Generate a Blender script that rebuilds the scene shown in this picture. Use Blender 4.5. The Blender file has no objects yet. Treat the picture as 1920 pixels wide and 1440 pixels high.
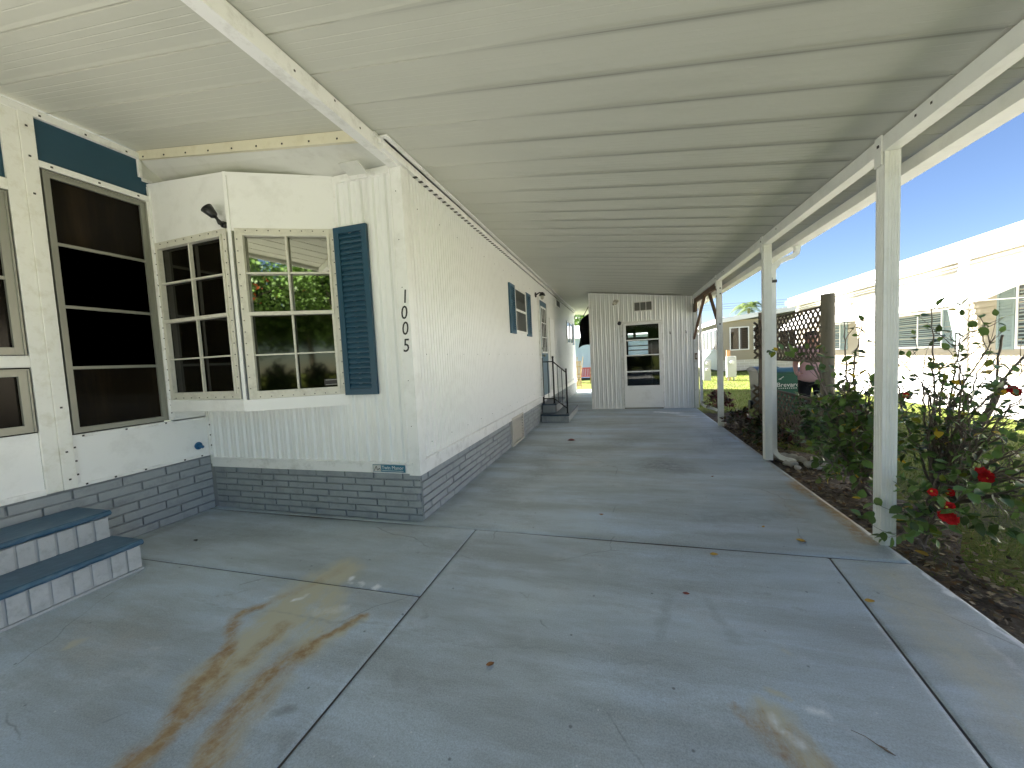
import bpy, bmesh, math, random
from math import sin, cos, pi, radians, sqrt, atan2
from mathutils import Vector, Matrix
import numpy as np
random.seed(7)
S = bpy.context.scene
COL = S.collection

# ------------------------------------------------------------------ camera
cam = bpy.data.cameras.new('camera'); cam.sensor_width = 36.0; cam.lens = 722 / 1920 * 36
cam.clip_start = 0.05; cam.clip_end = 600
co = bpy.data.objects.new('camera', cam); COL.objects.link(co)
_X = Vector((0.96054506, -0.03060644, -0.27643524)); _Y = Vector((0.27360929, -0.07437923, 0.95896073)); _Z = Vector((-0.04991141, -0.99676024, -0.06307039))
right = Vector((_X[0], _Y[0], _Z[0])); up = -Vector((_X[1], _Y[1], _Z[1])); back = -Vector((_X[2], _Y[2], _Z[2]))
co.matrix_world = Matrix(((right[0], up[0], back[0], 0), (right[1], up[1], back[1], 0), (right[2], up[2], back[2], 1.3), (0, 0, 0, 1)))
S.camera = co
# ------------------------------------------------------------------ world + sun
LD = Vector((1.0, -0.36, -0.80)).normalized()      # direction the sunlight travels
el = math.asin(-LD.z); az = atan2(-LD.x, -LD.y)
W = bpy.data.worlds.new('World'); S.world = W; W.use_nodes = True
nt = W.node_tree; nt.nodes.clear()
sky = nt.nodes.new('ShaderNodeTexSky'); sky.sky_type = 'NISHITA'; sky.sun_disc = False
sky.sun_elevation = el; sky.sun_rotation = az; sky.air_density = 1.0; sky.dust_density = 0.1; sky.ozone_density = 4.0
bg = nt.nodes.new('ShaderNodeBackground'); bg.inputs[1].default_value = 0.05
wo = nt.nodes.new('ShaderNodeOutputWorld')
tint = nt.nodes.new('ShaderNodeMix'); tint.data_type = 'RGBA'; tint.blend_type = 'MULTIPLY'; tint.inputs[0].default_value = 1.0; tint.inputs[7].default_value = (0.47, 0.455, 0.495, 1)
nt.links.new(sky.outputs[0], tint.inputs[6]); nt.links.new(tint.outputs[2], bg.inputs[0]); nt.links.new(bg.outputs[0], wo.inputs[0])
sl = bpy.data.lights.new('sun', 'SUN'); sl.energy = 4.6; sl.angle = radians(0.55); sl.color = (1.0, 0.955, 0.89)
so = bpy.data.objects.new('sun', sl); COL.objects.link(so); so.location = (-20, 10, 20)
so.rotation_euler = LD.to_track_quat('-Z', 'Y').to_euler()
S.view_settings.view_transform = 'Standard'; S.view_settings.look = 'None'
S.view_settings.exposure = 3.12; S.view_settings.gamma = 1.0
S.render.engine = 'CYCLES'
S.cycles.max_bounces = 10; S.cycles.diffuse_bounces = 8; S.cycles.glossy_bounces = 3
S.cycles.transparent_max_bounces = 6
try: S.cycles.use_denoising = True
except Exception: pass

# ------------------------------------------------------------------ materials
def mat(name, col, rough=0.6, var=0.12, vscale=2.0, bump=0.0, bscale=60.0, dirt=None, dirt_amt=0.0, dscale=5.0, metallic=0.0, spec=0.5, streak=None, coat=0.0):
    m = bpy.data.materials.new(name); m.use_nodes = True
    n = m.node_tree.nodes; l = m.node_tree.links; b = n['Principled BSDF']
    b.inputs['Roughness'].default_value = rough; b.inputs['Metallic'].default_value = metallic
    b.inputs['Specular IOR Level'].default_value = spec
    if coat: b.inputs['Coat Weight'].default_value = coat
    tc = n.new('ShaderNodeTexCoord')
    no = n.new('ShaderNodeTexNoise'); no.inputs['Scale'].default_value = vscale; no.inputs['Detail'].default_value = 6
    l.new(tc.outputs['Object'], no.inputs['Vector'])
    mx = n.new('ShaderNodeMix'); mx.data_type = 'RGBA'
    mx.inputs[6].default_value = tuple(c * (1 - var) for c in col) + (1,)
    mx.inputs[7].default_value = tuple(min(1, c * (1 + var)) for c in col) + (1,)
    l.new(no.outputs[0], mx.inputs[0]); out = mx.outputs[2]
    if dirt:
        d = n.new('ShaderNodeTexNoise'); d.inputs['Scale'].default_value = dscale; d.inputs['Detail'].default_value = 9; d.inputs['Roughness'].default_value = 0.7
        if streak:
            mp = n.new('ShaderNodeMapping'); mp.inputs['Scale'].default_value = streak; l.new(tc.outputs['Object'], mp.inputs[0]); l.new(mp.outputs[0], d.inputs['Vector'])
        else: l.new(tc.outputs['Object'], d.inputs['Vector'])
        r = n.new('ShaderNodeValToRGB'); r.color_ramp.elements[0].position = 0.5; r.color_ramp.elements[1].position = 0.78
        r.color_ramp.elements[1].color = (dirt_amt,) * 3 + (1,)
        l.new(d.outputs[0], r.inputs[0])
        m2 = n.new('ShaderNodeMix'); m2.data_type = 'RGBA'; l.new(r.outputs[0], m2.inputs[0]); l.new(out, m2.inputs[6]); m2.inputs[7].default_value = tuple(dirt) + (1,)
        out = m2.outputs[2]
    l.new(out, b.inputs['Base Color'])
    if bump:
        bn = n.new('ShaderNodeTexNoise'); bn.inputs['Scale'].default_value = bscale; bn.inputs['Detail'].default_value = 5
        l.new(tc.outputs['Object'], bn.inputs['Vector'])
        bp = n.new('ShaderNodeBump'); bp.inputs['Strength'].default_value = bump; bp.inputs['Distance'].default_value = 0.01
        l.new(bn.outputs[0], bp.inputs['Height']); l.new(bp.outputs[0], b.inputs['Normal'])
    return m
def vmat(name, rough=0.5, spec=0.5, bump=0, bscale=40, mul=None, trans=0.0):
    """base colour from the 'Col' attribute"""
    m = bpy.data.materials.new(name); m.use_nodes = True
    n = m.node_tree.nodes; l = m.node_tree.links; b = n['Principled BSDF']
    a = n.new('ShaderNodeAttribute'); a.attribute_name = 'Col'
    b.inputs['Roughness'].default_value = rough; b.inputs['Specular IOR Level'].default_value = spec
    l.new(a.outputs['Color'], b.inputs['Base Color'])
    if trans:
        t = n.new('ShaderNodeBsdfTranslucent'); l.new(a.outputs['Color'], t.inputs[0])
        ms = n.new('ShaderNodeMixShader'); ms.inputs[0].default_value = trans
        l.new(b.outputs[0], ms.inputs[1]); l.new(t.outputs[0], ms.inputs[2]); l.new(ms.outputs[0], n['Material Output'].inputs[0])
    return m

M = {}
DIRT = (0.33, 0.31, 0.25)
M['white'] = mat('white_paint', (0.89, 0.89, 0.87), 0.45, 0.04, 1.5, 0.05, 30, DIRT, 0.35, 3.0)
M['white_flute'] = mat('white_siding', (0.90, 0.90, 0.885), 0.42, 0.02, 1.2, 0.0, 25, DIRT, 0.13, 9.0)
M['white_corr'] = mat('white_corrugated_siding', (0.87, 0.88, 0.865), 0.42, 0.03, 1.2, 0.0, 25, DIRT, 0.3, 7.0, streak=(1, 1, 0.10))
M['trim'] = mat('white_trim', (0.89, 0.885, 0.86), 0.4, 0.03, 2, 0.03, 30, DIRT, 0.55, 8.0)
M['trim_worn'] = mat('worn_cream_trim', (0.86, 0.855, 0.80), 0.55, 0.05, 3, 0.15, 20, (0.58, 0.55, 0.42), 0.7, 9.0)
M['cream'] = mat('cream_board', (0.72, 0.68, 0.52), 0.6, 0.08, 3, 0.1, 20, (0.5, 0.44, 0.28), 0.6, 6.0)
M['panel'] = mat('white_flat_panel', (0.89, 0.89, 0.87), 0.55, 0.04, 1.0, 0.12, 9, DIRT, 0.22, 5.0)
M['soffit'] = mat('painted_soffit', (0.70, 0.70, 0.65), 0.6, 0.06, 1.6, 0.25, 5, DIRT, 0.4, 4.0)
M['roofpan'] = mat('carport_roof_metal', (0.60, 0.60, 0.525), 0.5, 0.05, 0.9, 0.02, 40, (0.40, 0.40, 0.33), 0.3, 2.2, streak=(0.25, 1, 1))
M['seam_shade'] = mat('roof_seam_shade_core', (0.36, 0.36, 0.31), 0.6, 0.25, 3.0); M['seam_shade_mid'] = mat('roof_seam_shade_mid', (0.49, 0.49, 0.43), 0.5, 0.12, 2.0); M['seam_shade_pale'] = mat('roof_seam_shade_pale', (0.555, 0.555, 0.485), 0.5, 0.08, 2.0)  # three tones that put the soft shade along the roof seams into colour
M['beam'] = mat('beam_metal', (0.85, 0.85, 0.81), 0.4, 0.03, 2.0, 0.02, 40, (0.42, 0.41, 0.34), 0.22, 9.0)
M['teal'] = mat('dark_teal_panel', (0.016, 0.066, 0.105), 0.55, 0.10, 2.0, 0.05, 40)
M['tealshut'] = mat('blue_shutter', (0.017, 0.068, 0.115), 0.38, 0.10, 3.0, 0.03, 60)
M['bluedoor'] = mat('blue_door', (0.045, 0.12, 0.19), 0.4, 0.06, 3.0)
M['bluestep'] = mat('blue_step_paint', (0.035, 0.10, 0.17), 0.33, 0.22, 7.0, 0.2, 25, (0.10, 0.19, 0.26), 0.6, 14.0)
M['brick'] = mat('grey_painted_brick', (0.335, 0.36, 0.37), 0.5, 0.16, 5.0, 0.7, 22, (0.10, 0.11, 0.115), 0.5, 9.0)
M['mortar'] = mat('grey_painted_mortar', (0.275, 0.295, 0.305), 0.7, 0.12, 6.0, 0.3, 40)
M['stepbrick'] = mat('pale_step_brick', (0.46, 0.48, 0.49), 0.6, 0.12, 8.0, 0.6, 30, (0.19, 0.2, 0.2), 0.6, 14.0)
M['stepmortar'] = mat('pale_step_mortar', (0.40, 0.42, 0.43), 0.7, 0.12, 8.0, 0.3, 40)
M['greystep'] = mat('grey_step_paint', (0.06, 0.08, 0.105), 0.45, 0.12, 5.0, 0.1, 30)
M['alu'] = mat('bronze_grey_aluminium', (0.30, 0.30, 0.255), 0.38, 0.08, 3.0, 0.0, metallic=0.35)
M['aluframe'] = mat('painted_window_frame', (0.70, 0.68, 0.59), 0.4, 0.06, 3.0, dirt=DIRT, dirt_amt=0.6, dscale=12)
M['black'] = mat('black_metal', (0.012, 0.012, 0.013), 0.38, 0.1, 5)
M['blackcloth'] = mat('black_cloth', (0.006, 0.006, 0.007), 0.9, 0.2, 5)
M['screw'] = mat('dark_screw', (0.035, 0.03, 0.025), 0.5, 0.1, 5)
M['wood'] = mat('stained_wood', (0.14, 0.078, 0.042), 0.6, 0.3, 5.0, 0.3, 30, (0.05, 0.03, 0.02), 0.7, 12)
M['greywood'] = mat('weathered_wood', (0.20, 0.175, 0.125), 0.8, 0.25, 4.0, 0.5, 30, (0.09, 0.08, 0.055), 0.8, 10, streak=(3, 3, 0.3))
M['darkwood'] = mat('dark_lattice_wood', (0.13, 0.10, 0.075), 0.8, 0.3, 6.0, 0.4, 30)
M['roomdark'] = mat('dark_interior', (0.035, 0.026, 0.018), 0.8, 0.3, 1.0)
M['rock'] = mat('white_stone', (0.52, 0.49, 0.44), 0.8, 0.2, 6.0, 0.6, 20, (0.2, 0.18, 0.15), 0.6, 7)
M['nsiding'] = mat('cream_lap_siding', (0.36, 0.32, 0.235), 0.55, 0.04, 1.0)
M['nwhite'] = mat('bright_white_metal', (0.80, 0.80, 0.78), 0.4, 0.02, 1.0)
M['nshade'] = mat('grey_green_shutter', (0.20, 0.26, 0.25), 0.55, 0.08, 3)
M['nblock'] = mat('pale_block_skirt', (0.62, 0.60, 0.54), 0.8, 0.08, 3, 0.4, 20)
M['bsiding'] = mat('pale_blue_siding', (0.42, 0.53, 0.66), 0.55, 0.04, 1.0)
M['walk'] = mat('pale_concrete_walk', (0.58, 0.56, 0.52), 0.8, 0.08, 1.5, 0.3, 30)
M['road'] = mat('pale_street_concrete', (0.36, 0.35, 0.33), 0.85, 0.15, 2.0, 0.4, 60)
M['drive'] = mat('sunlit_driveway_concrete', (0.50, 0.49, 0.45), 0.6, 0.1, 1.0, 0.2, 60)
M['bingreen'] = mat('green_bin_plastic', (0.01, 0.085, 0.055), 0.45, 0.08, 3.0)
M['binblack'] = mat('dark_bin_plastic', (0.018, 0.022, 0.024), 0.4, 0.1, 3.0)
M['wtext'] = mat('white_lettering', (0.72, 0.74, 0.72), 0.5, 0.02, 2)
M['meter'] = mat('grey_meter_metal', (0.42, 0.44, 0.44), 0.45, 0.08, 4)
M['meterglass'] = mat('meter_glass', (0.5, 0.52, 0.5), 0.1, 0.05, 4, spec=0.9)
M['orangewood'] = mat('new_wood_post', (0.50, 0.28, 0.12), 0.7, 0.1, 4)
M['red'] = mat('red_bench_paint', (0.30, 0.035, 0.03), 0.5, 0.15, 6)
M['tan'] = mat('tan_chair_frame', (0.26, 0.19, 0.08), 0.6, 0.2, 6)
M['lamp'] = mat('old_white_fixture', (0.55, 0.52, 0.45), 0.5, 0.08, 8)
M['pale_label'] = mat('pale_label', (0.62, 0.62, 0.58), 0.5, 0.04, 8)
M['plateblue'] = mat('teal_name_plate', (0.03, 0.17, 0.25), 0.35, 0.06, 8)
M['bluepaint'] = mat('blue_pipe_paint', (0.02, 0.12, 0.25), 0.5, 0.1, 8)
M['ventbeige'] = mat('beige_louver', (0.60, 0.56, 0.48), 0.5, 0.05, 6)
M['mesh'] = mat('grey_vent_mesh', (0.13, 0.13, 0.12), 0.7, 0.15, 40)
M['bark'] = mat('brown_bark', (0.16, 0.12, 0.09), 0.85, 0.25, 12, 0.6, 30)
M['stem'] = mat('grey_brown_stem', (0.17, 0.135, 0.11), 0.7, 0.25, 12)
M['skin'] = mat('skin', (0.55, 0.30, 0.22), 0.5, 0.05, 6)
M['pink'] = mat('pale_pink_shirt', (0.66, 0.42, 0.42), 0.85, 0.05, 6, 0.2, 30)
M['trouser'] = mat('black_trousers', (0.012, 0.012, 0.016), 0.85, 0.1, 6)
M['hair'] = mat('dark_hair', (0.02, 0.014, 0.01), 0.5, 0.2, 20)
M['shoe'] = mat('grey_shoe', (0.2, 0.2, 0.2), 0.7, 0.1, 6)
M['petal'] = mat('red_petal', (0.60, 0.018, 0.022), 0.75, 0.45, 60, spec=0.2)
M['stamen'] = mat('yellow_stamen', (0.7, 0.45, 0.06), 0.6, 0.1, 30)
M['maroon'] = mat('maroon_leaf', (0.11, 0.022, 0.026), 0.5, 0.35, 20)
M['dryleaf'] = mat('dry_yellow_leaf', (0.50, 0.30, 0.045), 0.6, 0.25, 30)
M['brownleaf'] = mat('dry_brown_leaf', (0.28, 0.12, 0.04), 0.6, 0.25, 30)
M['darkleaf'] = mat('dark_litter', (0.03, 0.028, 0.02), 0.7, 0.2, 30)
M['redleaf'] = mat('red_dry_leaf', (0.22, 0.05, 0.04), 0.6, 0.2, 30)
M['wire'] = mat('power_wire', (0.10, 0.11, 0.13), 0.6, 0.05, 3)
M['leaf'] = vmat('leaf', 0.38, 0.5, trans=0.22)
M['treeleaf'] = vmat('tree_leaf', 0.5, 0.4, trans=0.25)
M['grass'] = vmat('grass_blade', 0.6, 0.3, trans=0.25)

def glass(name, base, metallic, rough, spec=0.5):
    m = bpy.data.materials.new(name); m.use_nodes = True
    n = m.node_tree.nodes; l = m.node_tree.links; b = n['Principled BSDF']
    b.inputs['Base Color'].default_value = tuple(base) + (1,); b.inputs['Metallic'].default_value = metallic
    b.inputs['Roughness'].default_value = rough; b.inputs['Specular IOR Level'].default_value = spec
    tc = n.new('ShaderNodeTexCoord'); bn = n.new('ShaderNodeTexNoise'); bn.inputs['Scale'].default_value = 1.6; bn.inputs['Detail'].default_value = 1
    l.new(tc.outputs['Object'], bn.inputs['Vector'])
    bp = n.new('ShaderNodeBump'); bp.inputs['Strength'].default_value = 0.04; bp.inputs['Distance'].default_value = 0.02
    l.new(bn.outputs[0], bp.inputs['Height']); l.new(bp.outputs[0], b.inputs['Normal'])
    return m
M['film'] = glass('reflective_film_glass', (0.38, 0.385, 0.335), 1.0, 0.025)
M['filmscreen'] = glass('screened_film_glass', (0.075, 0.078, 0.058), 1.0, 0.05)
M['darkglass'] = glass('dark_glass', (0.006, 0.005, 0.003), 0.0, 0.03, 0.45)
M['screenglass'] = mat('dark_screened_glass', (0.007, 0.005, 0.003), 0.13, 0.5, 2.0, 0.0, 30, (0.030, 0.020, 0.010), 0.9, 2.2, spec=0.12, streak=(1, 2.2, 0.25))
def clear_glass():
    m = bpy.data.materials.new('clear_door_glass'); m.use_nodes = True; n = m.node_tree.nodes; l = m.node_tree.links
    g = n.new('ShaderNodeBsdfGlossy'); g.inputs['Roughness'].default_value = 0.03; t = n.new('ShaderNodeBsdfTransparent'); t.inputs[0].default_value = (.75, .78, .78, 1)
    f = n.new('ShaderNodeFresnel'); f.inputs[0].default_value = 1.45; x = n.new('ShaderNodeMixShader')
    l.new(f.outputs[0], x.inputs[0]); l.new(t.outputs[0], x.inputs[1]); l.new(g.outputs[0], x.inputs[2]); l.new(x.outputs[0], n['Material Output'].inputs[0]); return m
M['clearglass'] = clear_glass()
M['midglass'] = glass('grey_glass', (0.05, 0.055, 0.055), 0.0, 0.08, 0.5)

# ------------------------------------------------------------------ mesh helpers
class MB:
    def __init__(s): s.v = []; s.f = []; s.c = []; s.m = []; s.cc = None; s.mi = 0
    def add(s, vs, fs):
        o = len(s.v); s.v += [tuple(v) for v in vs]
        for f in fs:
            s.f.append(tuple(o + i for i in f)); s.c.append(s.cc); s.m.append(s.mi)
        return s
    def box(s, x0, x1, y0, y1, z0, z1):
        vs = [(x, y, z) for x in (x0, x1) for y in (y0, y1) for z in (z0, z1)]
        return s.add(vs, [(0, 1, 3, 2), (4, 6, 7, 5), (0, 4, 5, 1), (2, 3, 7, 6), (0, 2, 6, 4), (1, 5, 7, 3)])
    def obox(s, o, u, w, h, a, b, c):   # box: origin o, unit vectors u,w,h with ranges a,b,c
        o = Vector(o); vs = [o + u * i + w * j + h * k for i in a for j in b for k in c]
        return s.add(vs, [(0, 1, 3, 2), (4, 6, 7, 5), (0, 4, 5, 1), (2, 3, 7, 6), (0, 2, 6, 4), (1, 5, 7, 3)])
    def prism(s, pts, vec):             # closed outline extruded by vec
        n = len(pts); v = Vector(vec); a = [Vector(p) for p in pts]
        return s.add(a + [p + v for p in a], [tuple(range(n))[::-1], tuple(range(n, 2 * n))] + [(i, (i + 1) % n, n + (i + 1) % n, n + i) for i in range(n)])
    def tube(s, pts, r, seg=8, cap=True):
        pts = [Vector(p) for p in pts]; n = len(pts); rs = r if isinstance(r, (list, tuple)) else [r] * n
        d0 = (pts[1] - pts[0]).normalized(); ref = Vector((0, 0, 1)) if abs(d0.z) < .9 else Vector((1, 0, 0))
        a = d0.cross(ref).normalized(); vs = []
        for i, p in enumerate(pts):
            d = (pts[min(i + 1, n - 1)] - pts[max(i - 1, 0)]).normalized()
            a = (a - d * a.dot(d)).normalized(); b = d.cross(a)
            for k in range(seg):
                t = 2 * pi * k / seg; vs.append(p + (a * cos(t) + b * sin(t)) * rs[i])
        fs = [(i * seg + k, i * seg + (k + 1) % seg, (i + 1) * seg + (k + 1) % seg, (i + 1) * seg + k) for i in range(n - 1) for k in range(seg)]
        if cap: fs += [tuple(range(seg))[::-1], tuple(range((n - 1) * seg, n * seg))]
        return s.add(vs, fs)
    def rect_tube(s, pts, w, h, side=Vector((0, 1, 0))):   # rectangular section swept along pts
        pts = [Vector(p) for p in pts]; n = len(pts); vs = []
        for i, p in enumerate(pts):
            d = (pts[min(i + 1, n - 1)] - pts[max(i - 1, 0)]).normalized()
            q = d.cross(side).normalized()
            for sx, sy in ((-1, -1), (1, -1), (1, 1), (-1, 1)): vs.append(p + side * (w / 2 * sx) + q * (h / 2 * sy))
        fs = [(i * 4 + k, i * 4 + (k + 1) % 4, (i + 1) * 4 + (k + 1) % 4, (i + 1) * 4 + k) for i in range(n - 1) for k in range(4)]
        return s.add(vs, fs + [(3, 2, 1, 0), tuple(range((n - 1) * 4, n * 4))])
    def sphere(s, c, r, seg=10, ring=6, sc=(1, 1, 1)):
        c = Vector(c); vs = [c + Vector((0, 0, r * sc[2]))]
        for i in range(1, ring):
            t = pi * i / ring
            for k in range(seg): p = 2 * pi * k / seg; vs.append(c + Vector((r * sc[0] * sin(t) * cos(p), r * sc[1] * sin(t) * sin(p), r * sc[2] * cos(t))))
        vs.append(c - Vector((0, 0, r * sc[2]))); L = len(vs) - 1
        fs = [(0, 1 + k, 1 + (k + 1) % seg) for k in range(seg)] + [(L, L - seg + (k + 1) % seg, L - seg + k) for k in range(seg)]
        for i in range(ring - 2): fs += [(1 + i * seg + k, 1 + (i + 1) * seg + k, 1 + (i + 1) * seg + (k + 1) % seg, 1 + i * seg + (k + 1) % seg) for k in range(seg)]
        return s.add(vs, fs)
    def build(s, name, m, parent=None, smooth=False, bevel=0.0, autos=False):
        me = bpy.data.meshes.new(name); me.from_pydata(s.v, [], s.f)
        mats = m if isinstance(m, (list, tuple)) else [m]
        for q in mats: me.materials.append(q)
        if len(mats) > 1: me.polygons.foreach_set('material_index', s.m)
        if any(c is not None for c in s.c):
            ca = me.color_attributes.new('Col', 'FLOAT_COLOR', 'CORNER'); arr = []
            for f, c in zip(s.f, s.c): arr += list((c or (1, 1, 1)) + (1.0,)) * len(f)
            ca.data.foreach_set('color', arr)
        bm = bmesh.new(); bm.from_mesh(me)
        if not smooth or autos is False: pass
        if bevel:
            bmesh.ops.recalc_face_normals(bm, faces=bm.faces)
            try: bmesh.ops.bevel(bm, geom=[e for e in bm.edges if len(e.link_faces) == 2 and e.calc_face_angle(0) > 0.6], offset=bevel, segments=2, affect='EDGES', profile=0.7)
            except Exception: pass
        elif len(s.f) < 20000 and not any(c is not None for c in s.c): bmesh.ops.recalc_face_normals(bm, faces=bm.faces)
        bm.to_mesh(me); bm.free()
        if smooth: me.polygons.foreach_set('use_smooth', [True] * len(me.polygons))
        me.update()
        o = bpy.data.objects.new(name, me); COL.objects.link(o)
        if parent: o.parent = parent; 
        return o
ROOTS = {}
def tag(o, label, cat, group=None, kind=None):
    if kind: o['kind'] = kind
    if label: o['label'] = label
    if cat: o['category'] = cat
    if group: o['group'] = group
    return o
def thing(name, label, cat, loc, rotz=0, group=None):
    o = bpy.data.objects.new(name, None); COL.objects.link(o); o.empty_display_size = 0.1
    o.location = loc; o.rotation_euler = (0, 0, rotz)
    bpy_inv = Matrix.LocRotScale(Vector(loc), Matrix.Rotation(rotz, 3, 'Z').to_quaternion(), None)
    ROOTS[o.name] = bpy_inv.inverted()
    return tag(o, label, cat, group)
def part(mb, name, m, root, wspace=True, **k):
    """mesh given in world coordinates, parented to root (an Empty) keeping its place"""
    o = mb.build(name, m, root, **k)
    if wspace and root is not None and root.name in ROOTS: o.data.transform(ROOTS[root.name]); ROOTS[o.name] = Matrix.Identity(4); SUB[o.name] = ROOTS[root.name]
    return o
SUB = {}
def sub(mb, name, m, par, **k):
    o = mb.build(name, m, par, **k)
    if par.name in SUB: o.data.transform(SUB[par.name])
    return o
def copy_tree(o, loc, rotz=0, label=None, parent=None):
    c = o.copy(); COL.objects.link(c)
    if parent is None: c.location = loc; c.rotation_euler = (0, 0, rotz)
    else: c.parent = parent
    if label: c['label'] = label
    for ch in [x for x in bpy.data.objects if x.parent == o and x is not c]: copy_tree(ch, None, 0, None, c)
    return c
def textmesh(body, size, name, m, parent, mtx, extrude=0.0015, shear=0.0, align='LEFT', sx=1.0):
    cu = bpy.data.curves.new('t', 'FONT'); cu.body = body; cu.size = size; cu.extrude = extrude; cu.shear = shear; cu.align_x = align; cu.resolution_u = 3
    t = bpy.data.objects.new('t', cu); COL.objects.link(t)
    dg = bpy.context.evaluated_depsgraph_get(); me = bpy.data.meshes.new_from_object(t.evaluated_get(dg))
    bpy.data.objects.remove(t); bpy.data.curves.remove(cu)
    me.name = name; me.transform(Matrix.Diagonal((sx, 1, 1, 1))); me.transform(mtx); me.materials.clear(); me.materials.append(m)
    o = bpy.data.objects.new(name, me); COL.objects.link(o)
    if parent:
        o.parent = parent
        if parent.name in SUB: me.transform(SUB[parent.name])
        elif parent.name in ROOTS: me.transform(ROOTS[parent.name])
    return o
def frameM(o, u, h):      # text plane: u = reading direction, h = up
    u = Vector(u).normalized(); h = Vector(h).normalized(); w = u.cross(h)
    return Matrix(((u.x, h.x, w.x, o[0]), (u.y, h.y, w.y, o[1]), (u.z, h.z, w.z, o[2]), (0, 0, 0, 1)))
ZR = lambda x: 2.54 + 0.124 * (1.54 - x)      # underside of the carport roof

# ------------------------------------------------------------------ ground
def ground_mat():
    m = bpy.data.materials.new('lawn_soil'); m.use_nodes = True
    n = m.node_tree.nodes; l = m.node_tree.links; b = n['Principled BSDF']; b.inputs['Roughness'].default_value = 0.9; b.inputs['Specular IOR Level'].default_value = 0.2
    tc = n.new('ShaderNodeTexCoord')
    n1 = n.new('ShaderNodeTexNoise'); n1.inputs['Scale'].default_value = 0.9; n1.inputs['Detail'].default_value = 8; n1.inputs['Roughness'].default_value = 0.65
    l.new(tc.outputs['Object'], n1.inputs['Vector'])
    r = n.new('ShaderNodeValToRGB'); e = r.color_ramp.elements
    e[0].position = 0.30; e[0].color = (0.13, 0.11, 0.07, 1); e[1].position = 0.62; e[1].color = (0.16, 0.20, 0.03, 1)
    x = r.color_ramp.elements.new(0.45); x.color = (0.13, 0.15, 0.035, 1)
    l.new(n1.outputs[0], r.inputs[0])
    n2 = n.new('ShaderNodeTexNoise'); n2.inputs['Scale'].default_value = 45; n2.inputs['Detail'].default_value = 6
    l.new(tc.outputs['Object'], n2.inputs['Vector'])
    mx = n.new('ShaderNodeMix'); mx.data_type = 'RGBA'; mx.blend_type = 'MULTIPLY'; mx.inputs[0].default_value = 0.75
    r2 = n.new('ShaderNodeValToRGB'); r2.color_ramp.elements[0].position = 0.3; r2.color_ramp.elements[0].color = (0.45, 0.45, 0.4, 1); r2.color_ramp.elements[1].position = 0.7; r2.color_ramp.elements[1].color = (1.25, 1.2, 1.0, 1)
    l.new(n2.outputs[0], r2.inputs[0]); l.new(r.outputs[0], mx.inputs[6]); l.new(r2.outputs[0], mx.inputs[7]); l.new(mx.outputs[2], b.inputs['Base Color'])
    bp = n.new('ShaderNodeBump'); bp.inputs['Strength'].default_value = 0.6; bp.inputs['Distance'].default_value = 0.02; l.new(n2.outputs[0], bp.inputs['Height']); l.new(bp.outputs[0], b.inputs['Normal'])
    return m
M['lawn'] = ground_mat()
g = MB(); g.add([(-150, -150, -0.06), (200, -150, -0.06), (200, 300, -0.06), (-150, 300, -0.06)], [(0, 1, 2, 3)])
tag(g.build('ground', M['lawn']), None, None, kind='structure')
# soil bed beside the slab
def soil_mat():
    m = bpy.data.materials.new('bare_soil'); m.use_nodes = True
    n = m.node_tree.nodes; l = m.node_tree.links; b = n['Principled BSDF']; b.inputs['Roughness'].default_value = 0.95; b.inputs['Specular IOR Level'].default_value = 0.2
    tc = n.new('ShaderNodeTexCoord'); n1 = n.new('ShaderNodeTexNoise'); n1.inputs['Scale'].default_value = 9; n1.inputs['Detail'].default_value = 10; n1.inputs['Roughness'].default_value = 0.75
    l.new(tc.outputs['Object'], n1.inputs['Vector'])
    r = n.new('ShaderNodeValToRGB'); e = r.color_ramp.elements
    e[0].position = 0.33; e[0].color = (0.045, 0.035, 0.026, 1); e[1].position = 0.68; e[1].color = (0.27, 0.24, 0.20, 1)
    x = r.color_ramp.elements.new(0.5); x.color = (0.125, 0.10, 0.078, 1)
    l.new(n1.outputs[0], r.inputs[0]); l.new(r.outputs[0], b.inputs['Base Color'])
    bp = n.new('ShaderNodeBump'); bp.inputs['Strength'].default_value = 1.0; bp.inputs['Distance'].default_value = 0.03; l.new(n1.outputs[0], bp.inputs['Height']); l.new(bp.outputs[0], b.inputs['Normal'])
    return m
M['soil'] = soil_mat()
g = MB(); N = 60
for j in range(N + 1):
    for i in range(13):
        y = 0.3 + j * (8.9 - .3) / N; xe = 2.25 + 0.22 * sin(y * 1.7) + 0.12 * sin(y * 4.1)
        x = 1.5 + (xe - 1.5) * i / 12
        z = -0.035 + 0.012 * sin(x * 9 + y * 5) * sin(y * 7.3) + random.uniform(-.006, .006) - (0.012 if i == 12 else 0)
        g.v.append((x, y, z - (0.03 if i == 12 else 0)))
for j in range(N):
    for i in range(12): a = j * 13 + i; g.add([], []); g.f.append((a, a + 1, a + 14, a + 13)); g.c.append(None); g.m.append(0)
tag(g.build('soil_bed', M['soil'], smooth=True), None, None, kind='structure')
g = MB(); g.box(6.0, 7.95, -6, 20.5, -0.2, -0.03)
tag(g.build('neighbour_walkway', M['walk'], bevel=0.01), None, None, kind='structure')
g = MB(); g.box(-7, 1.6, -6.5, 0.14, -0.2, -0.004)
tag(g.build('driveway', M['drive'], bevel=0.01), None, None, kind='structure')
g = MB(); g.box(-60, 60, -12.5, -6.6, -0.2, -0.03)
tag(g.build('road', M['road']), None, None, kind='structure')

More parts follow.
